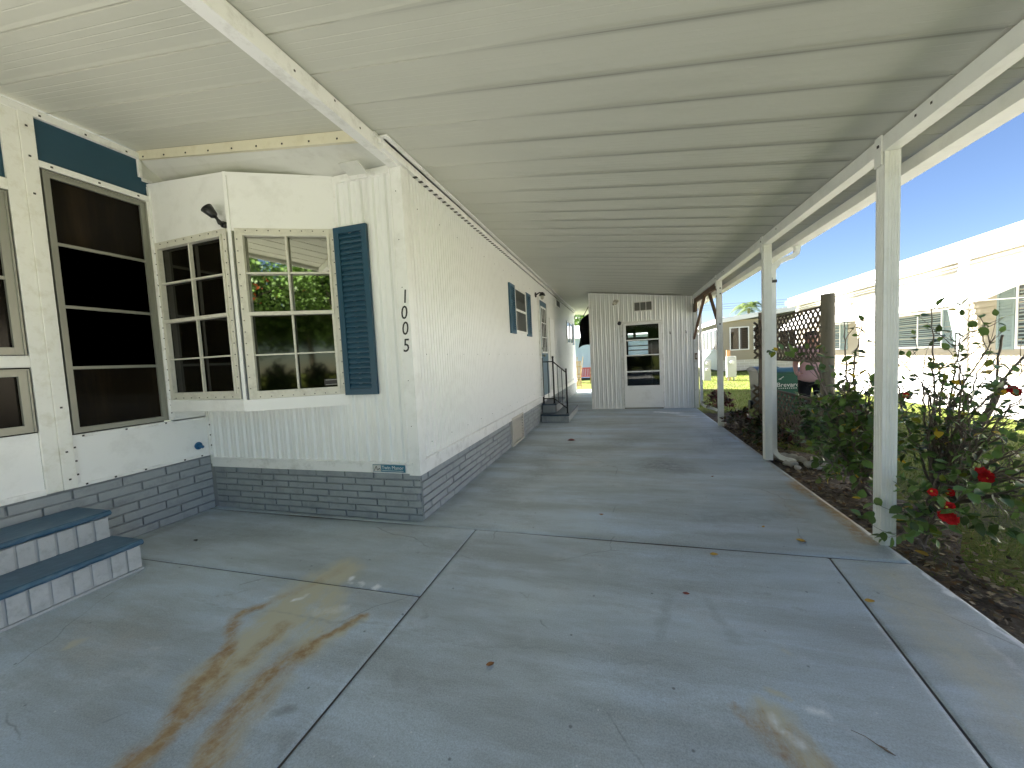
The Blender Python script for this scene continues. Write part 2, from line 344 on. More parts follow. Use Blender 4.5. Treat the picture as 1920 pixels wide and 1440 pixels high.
# ------------------------------------------------------------------ concrete slab with joints and stains
STAINS = {
 'rust': [([(-1.80, 2.02), (-1.87, 1.86), (-1.93, 1.72), (-1.99, 1.58)], .055, .35),
          ([(-1.99, 1.60), (-2.03, 1.52), (-1.96, 1.42), (-1.88, 1.30), (-1.80, 1.20)], .05, .8),
          ([(-1.83, 1.24), (-1.77, 1.12), (-1.73, 1.02), (-1.66, .88), (-1.6, .70), (-1.57, .55)], .07, 1.0),
          ([(-1.74, 1.15), (-1.70, 1.05), (-1.66, .95)], .10, .75),
          ([(-1.72, 1.47), (-1.69, 1.36), (-1.67, 1.24)], .055, .75),
          ([(-1.345, 1.63), (-1.40, 1.60), (-1.37, 1.56)], .03, .8),
          ([(-1.37, 1.60), (-1.42, 1.50), (-1.47, 1.36), (-1.49, 1.25)], .028, 1.0),
          ([(-1.45, 1.40), (-1.49, 1.25), (-1.49, 1.12), (-1.46, 1.0), (-1.40, .9), (-1.32, .8)], .075, .8),
          ([(-1.43, 1.15), (-1.42, 1.03), (-1.38, .93), (-1.30, .84)], .09, .55),
          ([(.34, 1.46), (.37, 1.42), (.41, 1.395)], .03, .7), ([(.41, 1.40), (.45, 1.33), (.50, 1.24), (.55, 1.12)], .07, .6),
          ([(.50, 1.42), (.56, 1.32), (.62, 1.22), (.70, 1.1)], .035, .5), ([(.42, 1.47), (.41, 1.40)], .02, .5), 
          ([(1.50, 2.95), (1.54, 3.5), (1.55, 4.2)], .07, .9), ([(1.56, 4.2), (1.56, 6.5)], .03, .6), ([(1.2, 3.3), (1.3, 3.8)], .18, .3), ([(-2.72, 2.70), (-2.6, 2.70)], .03, .5), ([(.9, 8.4), (1.2, 8.2)], .2, .3)],
 'green': [([(-1.78, 2.0), (-1.85, 1.8), (-1.80, 1.62), (-1.75, 1.45), (-1.72, 1.3), (-1.72, 1.15)], .17, 1.1),
           ([(-1.66, 1.75), (-1.60, 1.62), (-1.52, 1.52), (-1.46, 1.42)], .13, .85), ([(-1.35, 1.6), (-1.40, 1.48)], .05, .7),
           ([(-1.45, 1.2), (-1.40, 1.0), (-1.32, .8)], .12, .55), ([(.46, 1.47), (.48, 1.4), (.52, 1.3), (.6, 1.12)], .08, .8), ([(1.38, 2.5), (1.34, 2.2), (1.28, 1.6), (1.25, 1.0)], .17, .5),
           ([(-2.62, 1.15), (-2.64, 1.18)], .03, .8), ([(.50, 1.60), (.55, 1.58)], .02, .7), ([(.63, 1.84), (.66, 1.82)], .02, .4)],
 'white': [([(-1.66, 1.95), (-1.655, 1.945)], .028, 1.0), ([(-1.56, 1.93), (-1.52, 1.91)], .022, .5), ([(-1.43, 1.905), (-1.425, 1.90)], .024, 1.0), ([(-1.64, 1.91), (-1.6, 1.90)], .015, .5),
           ([(-1.85, 1.67), (-1.83, 1.70)], .022, .6), ([(-2.03, 1.67), (-2.0, 1.69)], .02, .3), ([(-1.64, 1.62), (-1.56, 1.64), (-1.50, 1.68)], .045, .30),
           ([(.60, 1.545), (.62, 1.54)], .03, .7), ([(.64, 1.50), (.70, 1.46)], .05, .2), ([(.46, 1.46), (.46, 1.42), (.50, 1.385)], .024, .5), ([(.86, 1.38), (.88, 1.37)], .02, .3),
           ([(1.575, .5), (1.578, 2.6)], .016, .8), ([(1.47, .8), (1.44, 1.7), (1.46, 2.1)], .03, .22), ([(.7, 8.9), (1.1, 8.75)], .11, .9), ([(1.1, 8.45), (1.35, 8.3)], .08, .5), ([(-.3, 8.7), (.2, 8.8)], .05, .35), ([(.9, 7.6), (1.3, 7.5)], .05, .3), ([(-2.2, 1.2), (-2.15, 1.22)], .02, .3), ([(-3.0, .95), (-2.97, .96)], .012, .6)],
 'dark': [([(-.9, 5.2), (-.2, 5.6), (.2, 6.3)], .35, .5), ([(.9, 5.4), (1.3, 5.9), (1.2, 6.6)], .22, .5), ([(-1.2, 3.6), (-.9, 4.3), (-1.1, 5.0)], .25, .45), ([(.6, 3.2), (1.1, 3.35)], .16, .5), ([(-1.5, 9.2), (-.8, 9.3)], .2, .7), ([(-3.4, 2.2), (-2.6, 2.4)], .2, .35), ([(-1.05, 1.75), (-1.02, 1.72), (-1.05, 1.70)], .02, .5), ([(-.98, 1.35), (-.93, 1.28)], .03, .35), ([(-1.18, 1.0), (-1.10, .8)], .035, .45), ([(-1.30, 1.08), (-1.24, 1.12)], .03, .6),
          ([(.18, 2.1), (.13, 1.8)], .04, .36), ([(.40, 2.1), (.43, 1.85)], .045, .36), ([(.33, 4.6), (.55, 4.55), (.45, 4.75)], .30, .8), ([(-1.2, 2.95), (-1.15, 2.96)], .03, .5), ([(-1.42, 2.25), (-1.42, 2.28)], .022, .5), ([(.18, 2.04), (.15, 1.85)], .03, .35), ([(.42, 2.05), (.42, 1.9)], .04, .35),
          ([(.78, 2.12), (.80, 2.11)], .022, .5), ([(.66, 2.24), (.72, 2.23)], .014, .5), ([(-2.3, 1.75), (-2.22, 1.86)], .008, .8), ([(-2.32, 1.62), (-2.2, 1.72)], .006, .6), ([(-2.6, 1.55), (0.2, 1.62)], .012, .4),
          ([(-3.8, 2.6), (-3.2, 2.68), (-2.5, 2.72)], .09, .5), ([(-3.8, 2.6), (-3.8, 1.9)], .07, .5), ([(-1.58, 3), (-1.58, 7.5)], .06, .35), ([(1.0, 3.3), (1.35, 3.25)], .10, .35), ([(.5, 2.9), (1.0, 2.92)], .1, .3), ([(-.8, 3.6), (-.6, 3.8)], .1, .25), ([(-.7, 7.5), (0, 7.6)], .25, .3), ([(-.6, 9.2), (1.4, 9.2)], .12, .3)]}
def stain_field(P, strokes):
    out = np.zeros(len(P))
    for pts, w, a in strokes:
        pts = np.array(pts); d = np.full(len(P), 9.0)
        if len(pts) == 1: d = np.linalg.norm(P - pts[0], axis=1)
        for p, q in zip(pts[:-1], pts[1:]):
            e = q - p; t = np.clip(((P - p) @ e) / max(1e-9, e @ e), 0, 1); d = np.minimum(d, np.linalg.norm(P - (p + t[:, None] * e), axis=1))
        out = np.maximum(out, a * np.clip(1.25 - d / w, 0, 1))
    return out
def slab_piece(fx0, fx1, y0, y1, rng):
    """fx0, fx1: functions of y"""
    ys = [y0]
    while ys[-1] < y1: ys.append(ys[-1] + (0.014 if ys[-1] < 2.2 else 0.03 if ys[-1] < 5 else 0.08))
    ys[-1] = y1
    if len(ys) > 2 and ys[-1] - ys[-2] < .003: ys.pop(-2)
    dx = 0.014 if y0 < 2 else 0.03
    nx = max(2, int((fx1(y0) - fx0(y0)) / dx))
    y = np.array(ys); i = np.arange(nx + 1) / nx
    Xg = np.array([fx0(v) + (fx1(v) - fx0(v)) * i for v in y]); Yg = np.repeat(y[:, None], nx + 1, 1)
    return Xg, Yg
pieces = []
jx = lambda y: 1.179 + (y - 2.706) * 0.113
edge = lambda y: 1.59
for a, b, y0, y1 in ((lambda y: -3.9, lambda y: -1.137, 0.15, 1.843), (lambda y: -3.9, lambda y: -1.137, 1.852, 2.704),
                     (lambda y: -1.127, lambda y: jx(y) - .006, 0.15, 2.702), (lambda y: jx(y) + .006, edge, 0.15, 2.702),
                     (lambda y: -3.9, edge, 2.714, 9.55), (lambda y: -1.70, lambda y: -.6, 9.55, 15.3)):
    pieces.append(slab_piece(a, b, y0, y1, None))
me = bpy.data.meshes.new('concrete_slab'); V = []; F = []; 
off = 0
for Xg, Yg in pieces:
    r, c = Xg.shape; z = np.zeros_like(Xg)
    z += 0.0025 * np.sin(Xg * 2.1 + 1) * np.sin(Yg * 1.7)
    z[0, :] -= .004; z[-1, :] -= .004; z[:, 0] -= .004; z[:, -1] -= .004
    top = np.stack([Xg, Yg, z], -1).reshape(-1, 3)
    idx = np.arange(r * c).reshape(r, c) + off
    q = np.stack([idx[:-1, :-1], idx[:-1, 1:], idx[1:, 1:], idx[1:, :-1]], -1).reshape(-1, 4)
    V.append(top); F += q.tolist(); off += r * c
    ring = list(idx[0, :]) + list(idx[1:, -1]) + list(idx[-1, -2::-1]) + list(idx[-2:0:-1, 0])
    base = np.array([V[-1][k - (off - r * c)] for k in ring]); base[:, 2] = -0.12
    V.append(base); n = len(ring)
    F += [[ring[(k + 1) % n], ring[k], off + k, off + (k + 1) % n] for k in range(n)]; off += n
V = np.concatenate(V)
me.from_pydata(V.tolist(), [], F)
P = V[:, :2] + 0.0
# break up outlines of the stains
rs = np.random.RandomState(3)
for fscale, amp in ((5., .030), (11., .016), (27., .009), (60., .005)):
    for _ in range(3):
        k = rs.normal(size=2) * fscale; ph = rs.uniform(0, 6.28, 2); dd = rs.normal(size=2); dd /= np.linalg.norm(dd)
        P = P + (np.sin(V[:, :2] @ k + ph[0]) * amp / 1.7)[:, None] * dd
for nm in ('rust', 'green', 'white', 'dark'):
    at = me.attributes.new(nm, 'FLOAT', 'POINT'); at.data.foreach_set('value', stain_field(P, STAINS[nm]).astype(np.float32))
def slab_mat():
    m = bpy.data.materials.new('worn_blue_grey_concrete_paint'); m.use_nodes = True
    n = m.node_tree.nodes; l = m.node_tree.links; b = n['Principled BSDF']
    tc = n.new('ShaderNodeTexCoord')
    def noise(sc, det, rg=0.6, mapping=None):
        x = n.new('ShaderNodeTexNoise'); x.inputs['Scale'].default_value = sc; x.inputs['Detail'].default_value = det; x.inputs['Roughness'].default_value = rg
        if mapping:
            mp = n.new('ShaderNodeMapping'); mp.inputs['Scale'].default_value = mapping; l.new(tc.outputs['Object'], mp.inputs[0]); l.new(mp.outputs[0], x.inputs['Vector'])
        else: l.new(tc.outputs['Object'], x.inputs['Vector'])
        return x.outputs[0]
    def ramp(v, p0, c0, p1, c1):
        r = n.new('ShaderNodeValToRGB'); r.color_ramp.elements[0].position = p0; r.color_ramp.elements[1].position = p1
        r.color_ramp.elements[0].color = tuple(c0) + (1,); r.color_ramp.elements[1].color = tuple(c1) + (1,); l.new(v, r.inputs[0]); return r.outputs[0]
    def mix(f, a, bb, mode='MIX'):
        x = n.new('ShaderNodeMix'); x.data_type = 'RGBA'; x.blend_type = mode
        for s, v in ((0, f), (6, a), (7, bb)):
            if isinstance(v, (tuple, float, int)): x.inputs[s].default_value = v if s == 0 else tuple(v) + (1,)
            else: l.new(v, x.inputs[s])
        return x.outputs[2]
    def math(op, a, bb):
        x = n.new('ShaderNodeMath'); x.operation = op
        for s, v in ((0, a), (1, bb)):
            if isinstance(v, (float, int)): x.inputs[s].default_value = v
            else: l.new(v, x.inputs[s])
        return x.outputs[0]
    big = noise(0.55, 5, 0.55)
    base = ramp(big, 0.36, (0.47, 0.53, 0.55), 0.64, (0.47, 0.575, 0.685))
    sweep = noise(1.3, 8, 0.65, (0.5, 2.2, 1))
    base = mix(ramp(sweep, 0.38, (0, 0, 0), 0.64, (.9, .9, .9)), base, (0.31, 0.34, 0.345))
    mid = noise(4.0, 8, 0.7)
    base = mix(ramp(mid, 0.56, (0, 0, 0), 0.80, (.5, .5, .5)), base, (0.60, 0.65, 0.69))
    warm = noise(0.9, 6, 0.7, (1, 1.6, 1))
    base = mix(ramp(warm, 0.55, (0, 0, 0), 0.75, (.45, .45, .45)), base, (0.47, 0.43, 0.37))
    wear = noise(2.4, 10, 0.78, (0.7, 2.6, 1))
    base = mix(ramp(wear, 0.50, (0, 0, 0), 0.66, (.55, .55, .55)), base, (0.30, 0.32, 0.33))
    fine = noise(160, 3, 0.8)
    base = mix(0.9, base, ramp(fine, 0.3, (.72, .72, .72), 0.7, (1.22, 1.22, 1.22)), 'MULTIPLY')
    cw = n.new('ShaderNodeMix'); cw.data_type = 'VECTOR'; cw.inputs[0].default_value = 0.12; l.new(tc.outputs['Object'], cw.inputs[4])
    cn = n.new('ShaderNodeTexNoise'); cn.inputs['Scale'].default_value = 3; cn.inputs['Detail'].default_value = 6; l.new(tc.outputs['Object'], cn.inputs['Vector']); l.new(cn.outputs['Color'], cw.inputs[5])
    cv = n.new('ShaderNodeTexVoronoi'); cv.feature = 'DISTANCE_TO_EDGE'; cv.inputs['Scale'].default_value = 0.75; l.new(cw.outputs[1], cv.inputs['Vector'])
    ck = math('MULTIPLY', ramp(cv.outputs['Distance'], 0.0005, (1, 1, 1), 0.0022, (0, 0, 0)), ramp(warm, 0.50, (0, 0, 0), 0.56, (.6, .6, .6)))
    base = mix(ck, base, (0.16, 0.17, 0.17))
    vor = n.new('ShaderNodeTexVoronoi'); vor.inputs['Scale'].default_value = 11; l.new(tc.outputs['Object'], vor.inputs['Vector'])
    base = mix(ramp(vor.outputs['Distance'], 0.028, (.8, .8, .8), 0.045, (0, 0, 0)), base, (0.68, 0.70, 0.70))
    vor = n.new('ShaderNodeTexVoronoi'); vor.inputs['Scale'].default_value = 7.3; l.new(tc.outputs['Object'], vor.inputs['Vector'])
    base = mix(ramp(vor.outputs['Distance'], 0.03, (.8, .8, .8), 0.06, (0, 0, 0)), base, (0.13, 0.14, 0.15))
    brk = noise(16, 8, 0.75); brk2 = noise(9, 12, 0.8, (1.6, .7, 1))
    def att(nm, thr=0.35, gain=1.0, bk=brk):
        a = n.new('ShaderNodeAttribute'); a.attribute_name = nm
        v = math('MULTIPLY', a.outputs['Fac'], math('ADD', math('MULTIPLY', bk, 3.6), -0.85))
        x = n.new('ShaderNodeMapRange'); x.inputs[1].default_value = 0.12; x.inputs[2].default_value = 1.0 / gain; l.new(v, x.inputs[0]); x.clamp = True
        return x.outputs[0]
    base = mix(att('green', gain=1.1, bk=brk2), base, (0.50, 0.485, 0.37))
    rcol_ = mix(ramp(brk, 0.40, (0, 0, 0), 0.62, (1, 1, 1)), (0.42, 0.32, 0.18), (0.30, 0.185, 0.09))
    base = mix(att('rust', gain=1.0, bk=math('MULTIPLY', brk2, math('ADD', brk, 0.5))), base, rcol_)
    base = mix(att('dark'), base, (0.22, 0.235, 0.245))
    base = mix(att('white', gain=1.3), base, (0.78, 0.80, 0.82))
    l.new(base, b.inputs['Base Color'])
    l.new(ramp(mid, 0.3, (.62,) * 3, 0.7, (.48,) * 3), b.inputs['Roughness']); b.inputs['Specular IOR Level'].default_value = 0.45
    bp = n.new('ShaderNodeBump'); bp.inputs['Strength'].default_value = 0.35; bp.inputs['Distance'].default_value = 0.004; l.new(math('ADD', fine, mid), bp.inputs['Height']); l.new(bp.outputs[0], b.inputs['Normal'])
    return m
me.materials.append(slab_mat()); me.polygons.foreach_set('use_smooth', [True] * len(me.polygons)); me.update()
sb = bpy.data.objects.new('concrete_slab', me); COL.objects.link(sb); tag(sb, None, None, kind='structure')
g = MB(); g.box(-4.4, 1.55, 0.2, 2.9, -0.2, -0.06); g.box(-1.9, 1.55, 2.9, 9.5, -0.2, -0.06); g.box(-1.7, -.62, 9.5, 15.2, -.2, -.06)
tag(g.build('slab_bed', M['soil']), None, None, kind='structure')
g = MB(); g.box(-1.142, -1.122, .16, 2.706, -.03, -.0065); g.box(-3.9, -1.142, 1.838, 1.856, -.03, -.0065); g.box(-3.9, 1.585, 2.700, 2.719, -.03, -.0060)
g.prism([(jx(.16) - .010, .16, -.03), (jx(.16) + .010, .16, -.03), (jx(2.70) + .010, 2.70, -.03), (jx(2.70) - .010, 2.70, -.03)], (0, 0, .023))
tag(g.build('slab_joint', M['screw']), None, None, kind='structure')

# ------------------------------------------------------------------ profiles
def flutes(u0, u1, pitch, depth, kind):
    pts = []; u = u0
    while u < u1 - 1e-6:
        if kind == 'fine': seq = ((0, 0), (.72, 0), (.80, -1), (.92, -1))
        elif kind == 'corr': seq = ((0, 0), (.10, 1), (.34, 1), (.44, 0), (.60, 0), (.66, .28), (.78, .28), (.84, 0))
        else: seq = ((0, 0), (.5, 1))
        for a, d in seq:
            if u + a * pitch < u1: pts.append((u + a * pitch, d * depth))
        u += pitch
    pts.append((u1, 0)); return pts
def wall_x(mb, x, sgn, prof, z0, ztop):     # wall in plane X = x, prof along y, outward = sgn*X
    for (a, da), (b, db) in zip(prof[:-1], prof[1:]):
        mb.add([(x + sgn * da, a, z0), (x + sgn * db, b, z0), (x + sgn * db, b, ztop(b)), (x + sgn * da, a, ztop(a))], [(0, 1, 2, 3)])
def wall_y(mb, y, sgn, prof, z0, ztop):
    for (a, da), (b, db) in zip(prof[:-1], prof[1:]):
        mb.add([(a, y + sgn * da, z0), (b, y + sgn * db, z0), (b, y + sgn * db, ztop(b)), (a, y + sgn * da, ztop(a))], [(0, 1, 2, 3)])
def lap_wall(mb, p0, p1, nrm, z0, z1, pitch=0.127, d=0.030):
    p0 = Vector(p0); p1 = Vector(p1); nrm = Vector(nrm); z = z0
    while z < z1 - 1e-4:
        zt = min(z + pitch, z1); U = Vector((0, 0, 1))
        a = p0 + nrm * d + U * z; b = p1 + nrm * d + U * z; c = p1 + U * zt; e = p0 + U * zt
        mb.add([a, b, c, e], [(0, 1, 2, 3)]); mb.add([p0 + U * z, p1 + U * z, b, a], [(0, 1, 2, 3)]); z = zt
def bricks(mb, o, u, nrm, L, H, rows, blen, dep=0.012, gap=0.011, ends=None, rnd=0.004):
    """real bricks standing proud of a mortar plane; o lower corner, u along"""
    o = Vector(o); u = Vector(u).normalized(); nrm = Vector(nrm).normalized(); h = Vector((0, 0, 1)); rh = H / rows
    for r in range(rows):
        s = -blen * (0.5 if r % 2 else 0.0) - random.uniform(0, .05); 
        while s < L:
            e = s + blen * random.uniform(.93, 1.07); a = max(s + gap / 2, 0.002); b = min(e - gap / 2, L - 0.002)
            if b - a > 0.03:
                d = dep + random.uniform(-rnd, rnd); zz = random.uniform(-.0015, .0015)
                mb.obox(o, u, nrm, h, (a, b), (0, d), (r * rh + gap / 2 + zz, (r + 1) * rh - gap / 2 + zz))
            s = e

# ------------------------------------------------------------------ mobile home
home = thing('mobile_home', 'long white mobile home with bay window, blue shutters, grey brick skirting and number 1005', 'mobile home', (-2.7, 8.4, 0))
XW = -1.62; YF = 2.76
mb = MB(); wall_x(mb, XW, 1, flutes(2.80, 14.15, 0.052, 0.009, 'fine'), 0.46, lambda y: 2.94); part(mb, 'side_wall', M['white_flute'], home)
mb = MB(); wall_y(mb, YF, -1, flutes(-3.87, -1.66, 0.1, 0.011, 'corr'), 0.48, lambda x: 1.04 if x < -2.25 else 2.86)
mb2 = MB(); wall_y(mb2, YF, -1, flutes(-3.87, -2.24, 0.1, 0.017, 'corr'), 0.48, lambda x: 1.02)
wall_y(mb2, YF, -1, flutes(-2.24, -1.66, 0.112, 0.019, 'corr'), 0.48, lambda x: 2.86)
part(mb2, 'front_wall', M['white_corr'], home)
mb = MB(); mb.box(-5.4, -1.66, 2.80, 14.1, 0.0, 3.0); part(mb, 'house_core', M['panel'], home)
mb = MB(); mb.prism([(-5.5, 2.5, 3.0), (-1.63, 2.5, 3.02), (-1.63, 2.5, 3.10), (-3.5, 2.5, 3.28), (-5.5, 2.5, 3.1)], (0, 11.9, 0)); 
mb = MB(); mb.prism([(-8, 3.0, 3.30), (-4.0, 3.0, 3.32), (-4.0, 3.0, 3.40), (-8, 3.0, 3.42)], (0, 11.4, 0)); part(mb, 'roof', M['roofpan'], home)
# base trim band and corner posts
mb = MB(); mb.box(XW - .01, XW + .022, 2.80, 14.15, 0.395, 0.500); mb.box(XW - .01, XW + .030, 2.80, 14.15, 0.500, 0.514)
mb.box(-3.86, -1.66, YF - .024, YF + .01, 0.410, 0.488); mb.box(-3.86, -1.66, YF - .032, YF + .01, 0.488, 0.502)
part(mb, 'base_trim', M['trim'], home, bevel=.003)
mb = MB(); mb.box(-1.70, -1.598, YF - .022, YF + .05, 0.395, 2.84); mb.box(-1.706, -1.690, YF - .028, YF + .01, .49, 2.84)
mb.box(XW - .02, XW + .024, YF + .05, YF + .085, 0.395, 2.86)
part(mb, 'corner_trim', M['white'], home, bevel=.004)
mb = MB(); mb.box(-2.21, -1.71, YF - .026, YF, 2.805, 2.86); mb.box(-2.235, -2.212, YF - .02, YF, 1.09, 2.86); part(mb, 'wall_head_trim', M['trim'], home, bevel=.003)
# eave channel along side wall with rivets
mb = MB(); mb.box(XW, XW + .038, 2.50, 14.15, 2.845, 2.905); mb.box(XW, XW + .058, 2.50, 14.15, 2.905, 2.918); part(mb, 'eave_trim', M['trim'], home, bevel=.003)
mb = MB(); y = 2.95
while y < 13.9: mb.box(XW + .004, XW + .0405, y, y + .030, 2.8415, 2.8445); y += .09
tag(part(mb, 'eave_gap', M['screw'], home), None, None, kind='stuff')
mb = MB()
for yy in np.arange(3.0, 14, .41):
    for z in (1.38, .62, 2.6): mb.box(XW, XW + .0035, yy, yy + .006, z, z + .006)
for z in np.arange(.8, 2.8, .37): mb.box(-1.655, -1.649, YF - .0245, YF - .02, z, z + .006)
part(mb, 'siding_screw', M['screw'], home)
# brick skirting
mb = MB(); mb.mi = 0
mb.box(XW - .05, XW - .012, 2.80, 5.44, 0, .40); mb.box(XW - .05, XW - .012, 6.11, 14.1, 0, .40); mb.box(-3.95, -1.64, YF + .012, YF + .05, 0, .42)
mb.mi = 1
bricks(mb, (XW - .012, 2.79, 0), (0, 1, 0), (1, 0, 0), 2.65, .395, 6, .31, .014); bricks(mb, (XW - .012, 6.11, 0), (0, 1, 0), (1, 0, 0), 8.0, .395, 6, .31, .014)
bricks(mb, (-3.86, YF + .012, 0), (1, 0, 0), (0, -1, 0), 2.245, .41, 7, .30, .014)
part(mb, 'brick_skirting', [M['mortar'], M['brick']], home, bevel=0.0025)
# skirting vent
mb = MB()
for a, b, c, d in ((5.44, 5.475, 0, .43), (6.075, 6.11, 0, .43), (5.475, 6.075, .40, .43), (5.475, 6.075, 0, .03)): mb.box(XW - .012, XW + .03, a, b, c, d)
v = part(mb, 'skirting_vent', M['ventbeige'], home, bevel=.003)
mb = MB()
for k in range(8):
    z = .035 + k * .0455; mb.prism([(XW - .01, 5.475, z + .036), (XW - .01, 5.475, z + .042), (XW + .022, 5.475, z + .020), (XW + .022, 5.475, z + .014)], (0, .6, 0))
sub(mb, 'louver', M['ventbeige'], v)
mb = MB(); mb.box(XW - .03, XW - .02, 5.475, 6.075, .03, .40); sub(mb, 'vent_cavity', M['roomdark'], v)
# shutters
def shutter(mb, o, u, nrm, w, z0, z1, fw=.05, th=.028, n=30):
    o = Vector(o); u = Vector(u); nrm = Vector(nrm); h = Vector((0, 0, 1))
    mb.obox(o, u, nrm, h, (0, fw), (0, th), (z0, z1)); mb.obox(o, u, nrm, h, (w - fw, w), (0, th), (z0, z1))
    mb.obox(o, u, nrm, h, (fw, w - fw), (0, th), (z1 - fw, z1)); mb.obox(o, u, nrm, h, (fw, w - fw), (0, th), (z0, z0 + fw))
    mb.obox(o, u, nrm, h, (fw, w - fw), (0, .006), (z0 + fw, z1 - fw))
    H = (z1 - z0 - 2 * fw) / n
    for k in range(n):
        z = z0 + fw + k * H
        a = [o + u * fw + nrm * .006 + h * (z + H * .95), o + u * fw + nrm * .006 + h * z, o + u * fw + nrm * .021 + h * (z + .001), o + u * fw + nrm * .021 + h * (z + H * .25)]
        mb.prism(a, u * (w - 2 * fw))
mb = MB(); shutter(mb, (-2.247, YF - .013, 0), (1, 0, 0), (0, -1, 0), .312, 1.072, 2.447); part(mb, 'shutter', M['tealshut'], home, bevel=.002)
# bay: left panel and right panel
A = Vector((-3.87, 2.44, 0)); B = Vector((-2.95, 2.40, 0)); D = Vector((-2.24, 2.76, 0)); H_ = Vector((0, 0, 1))
def bay(P, Q, name, zt0, zt1):
    u = (Q - P).normalized(); L = (Q - P).length; nrm = Vector((u.y, -u.x, 0)); return u, nrm, L
uL, nL, LL = bay(A, B, '', 0, 0); uR, nR, LR = bay(B, D, '', 0, 0)
mb = MB()
# infill panels above and sills below, with return underside
mb.add([A + H_ * 2.455, B + H_ * 2.425, B + H_ * 2.875, A + H_ * 2.95], [(0, 1, 2, 3)]); part(mb, 'bay_panel', M['panel'], home); mb = MB()
mb.add([B + H_ * 2.425, D + H_ * 2.455, D + H_ * 2.872, B + H_ * 2.875], [(0, 1, 2, 3)])
part(mb, 'bay_panel', M['panel'], home); mb = MB()
mb.add([A + H_ * .995, B + H_ * .995, D + H_ * .985, Vector((-3.87, 2.76, .995))], [(0, 1, 2, 3)])
part(mb, 'bay_underside', M['panel'], home)
mb = MB()
mb.obox(A, uL, nL, H_, (0, LL), (-.004, .012), (.992, 1.088)); part(mb, 'bay_sill', M['white'], home, bevel=.003); mb = MB(); mb.obox(B, uR, nR, H_, (.003, LR), (-.004, .012), (.985, 1.082))
part(mb, 'bay_sill', M['white'], home, bevel=.003)
mb = MB()
mb.obox(B, uR, nR, H_, (-.012, .012), (-.012, .010), (.992, 2.88))
mb.obox(A, uL, nL, H_, (0, .03), (0, .012), (1.0, 2.93))
p0 = A + nL * .004
mb.add([A + nL * .008 + H_ * 2.935, B + nL * .008 + H_ * 2.86, B + nL * .008 + H_ * 2.878, A + nL * .008 + H_ * 2.953], [(0, 1, 2, 3)])
mb.add([B + nR * .008 + H_ * 2.852, D + nR * .008 + H_ * 2.850, D + nR * .008 + H_ * 2.874, B + nR * .008 + H_ * 2.878], [(0, 1, 2, 3)])
part(mb, 'bay_corner_trim', M['white'], home)
def bay_window(P, u, nrm, a0, a1, z0, z1, zm, mtop, mbot, name='bay_window', screws=True):
    """double-hung window with screwed flange: a0..a1 glass range, z0..z1, meeting rail zm"""
    f = MB(); fl = .042; t = .016
    f.obox(P, u, nrm, H_, (a0 - fl, a0), (.0, .010), (z0 - fl, z1 + fl)); f.obox(P, u, nrm, H_, (a1, a1 + fl), (.0, .010), (z0 - fl, z1 + fl))
    f.obox(P, u, nrm, H_, (a0, a1), (.0, .010), (z1, z1 + fl)); f.obox(P, u, nrm, H_, (a0, a1), (.0, .010), (z0 - fl, z0))
    w = part(f, name, M['aluframe'], home, bevel=.002)
    s = MB(); sw = .018
    for (q0, q1, r0, r1, dd) in ((a0, a0 + sw, zm, z1, .022), (a1 - sw, a1, zm, z1, .022), (a0 + sw, a1 - sw, z1 - sw, z1, .022), (a0, a1, zm - .028, zm, .026),
                                 (a0, a0 + sw * 1.3, z0, zm - .028, .016), (a1 - sw * 1.3, a1, z0, zm - .028, .016), (a0 + sw * 1.3, a1 - sw * 1.3, z0, z0 + .022, .016)):
        s.obox(P, u, nrm, H_, (q0, q1), (-.02, dd), (r0, r1))
    am = (a0 + a1) / 2
    zt = (zm + z1) / 2; zb = (z0 + zm - .03) / 2
    s.obox(P, u, nrm, H_, (am - .007, am + .007), (-.016, .012), (zm, z1 - sw)); s.obox(P, u, nrm, H_, (a0 + sw, a1 - sw), (-.016, .010), (zt - .007, zt + .007))
    s.obox(P, u, nrm, H_, (am - .007, am + .007), (-.016, .006), (z0 + .022, zm - .028)); s.obox(P, u, nrm, H_, (a0 + sw, a1 - sw), (-.016, .005), (zb - .006, zb + .006))
    sub(s, 'sash', M['aluframe'], w, bevel=.0015)
    g1 = MB(); g1.obox(P, u, nrm, H_, (a0 + .004, a1 - .004), (-.034, -.024), (zm, z1 - .003)); sub(g1, 'upper_glass', mtop, w)
    g2 = MB(); g2.obox(P, u, nrm, H_, (a0 + .004, a1 - .004), (-.034, -.024), (z0 + .003, zm - .003)); sub(g2, 'lower_glass', mbot, w)
    if screws:
        k = MB(); n = 8; m_ = 14
        def sc(a, z): c = P + u * a + nrm * .011 + H_ * z; k.obox(c, u, nrm, H_, (-.0035, .0035), (-.002, .004), (-.0035, .0035))
        for i in range(n): sc(a0 + (a1 - a0) * (i + .5) / n, z1 + fl * .55); sc(a0 + (a1 - a0) * (i + .5) / n, z0 - fl * .6)
        for i in range(m_): sc(a0 - fl * .6, z0 + (z1 - z0) * (i + .5) / m_); sc(a1 + fl * .6, z0 + (z1 - z0) * (i + .5) / m_)
        sub(k, 'screws', M['screw'], w)
    return w
bay_window(A, uL, nL, .055, .845, 1.135, 2.41, 1.79, M['darkglass'], M['darkglass'])
rw = bay_window(B, uR, nR, .075, .735, 1.125, 2.405, 1.785, M['film'], M['filmscreen'])
mb = MB(); mb.obox(B, uR, nR, H_, (.60, .71), (-.0235, -.0225), (1.16, 1.215)); st = sub(mb, 'window_sticker', M['black'], rw)
mb = MB(); mb.obox(B, uR, nR, H_, (.61, .70), (-.0222, -.0218), (1.166, 1.169)); mb.obox(B, uR, nR, H_, (.61, .70), (-.0222, -.0218), (1.205, 1.208)); sub(mb, 'sticker_line', M['pale_label'], rw)
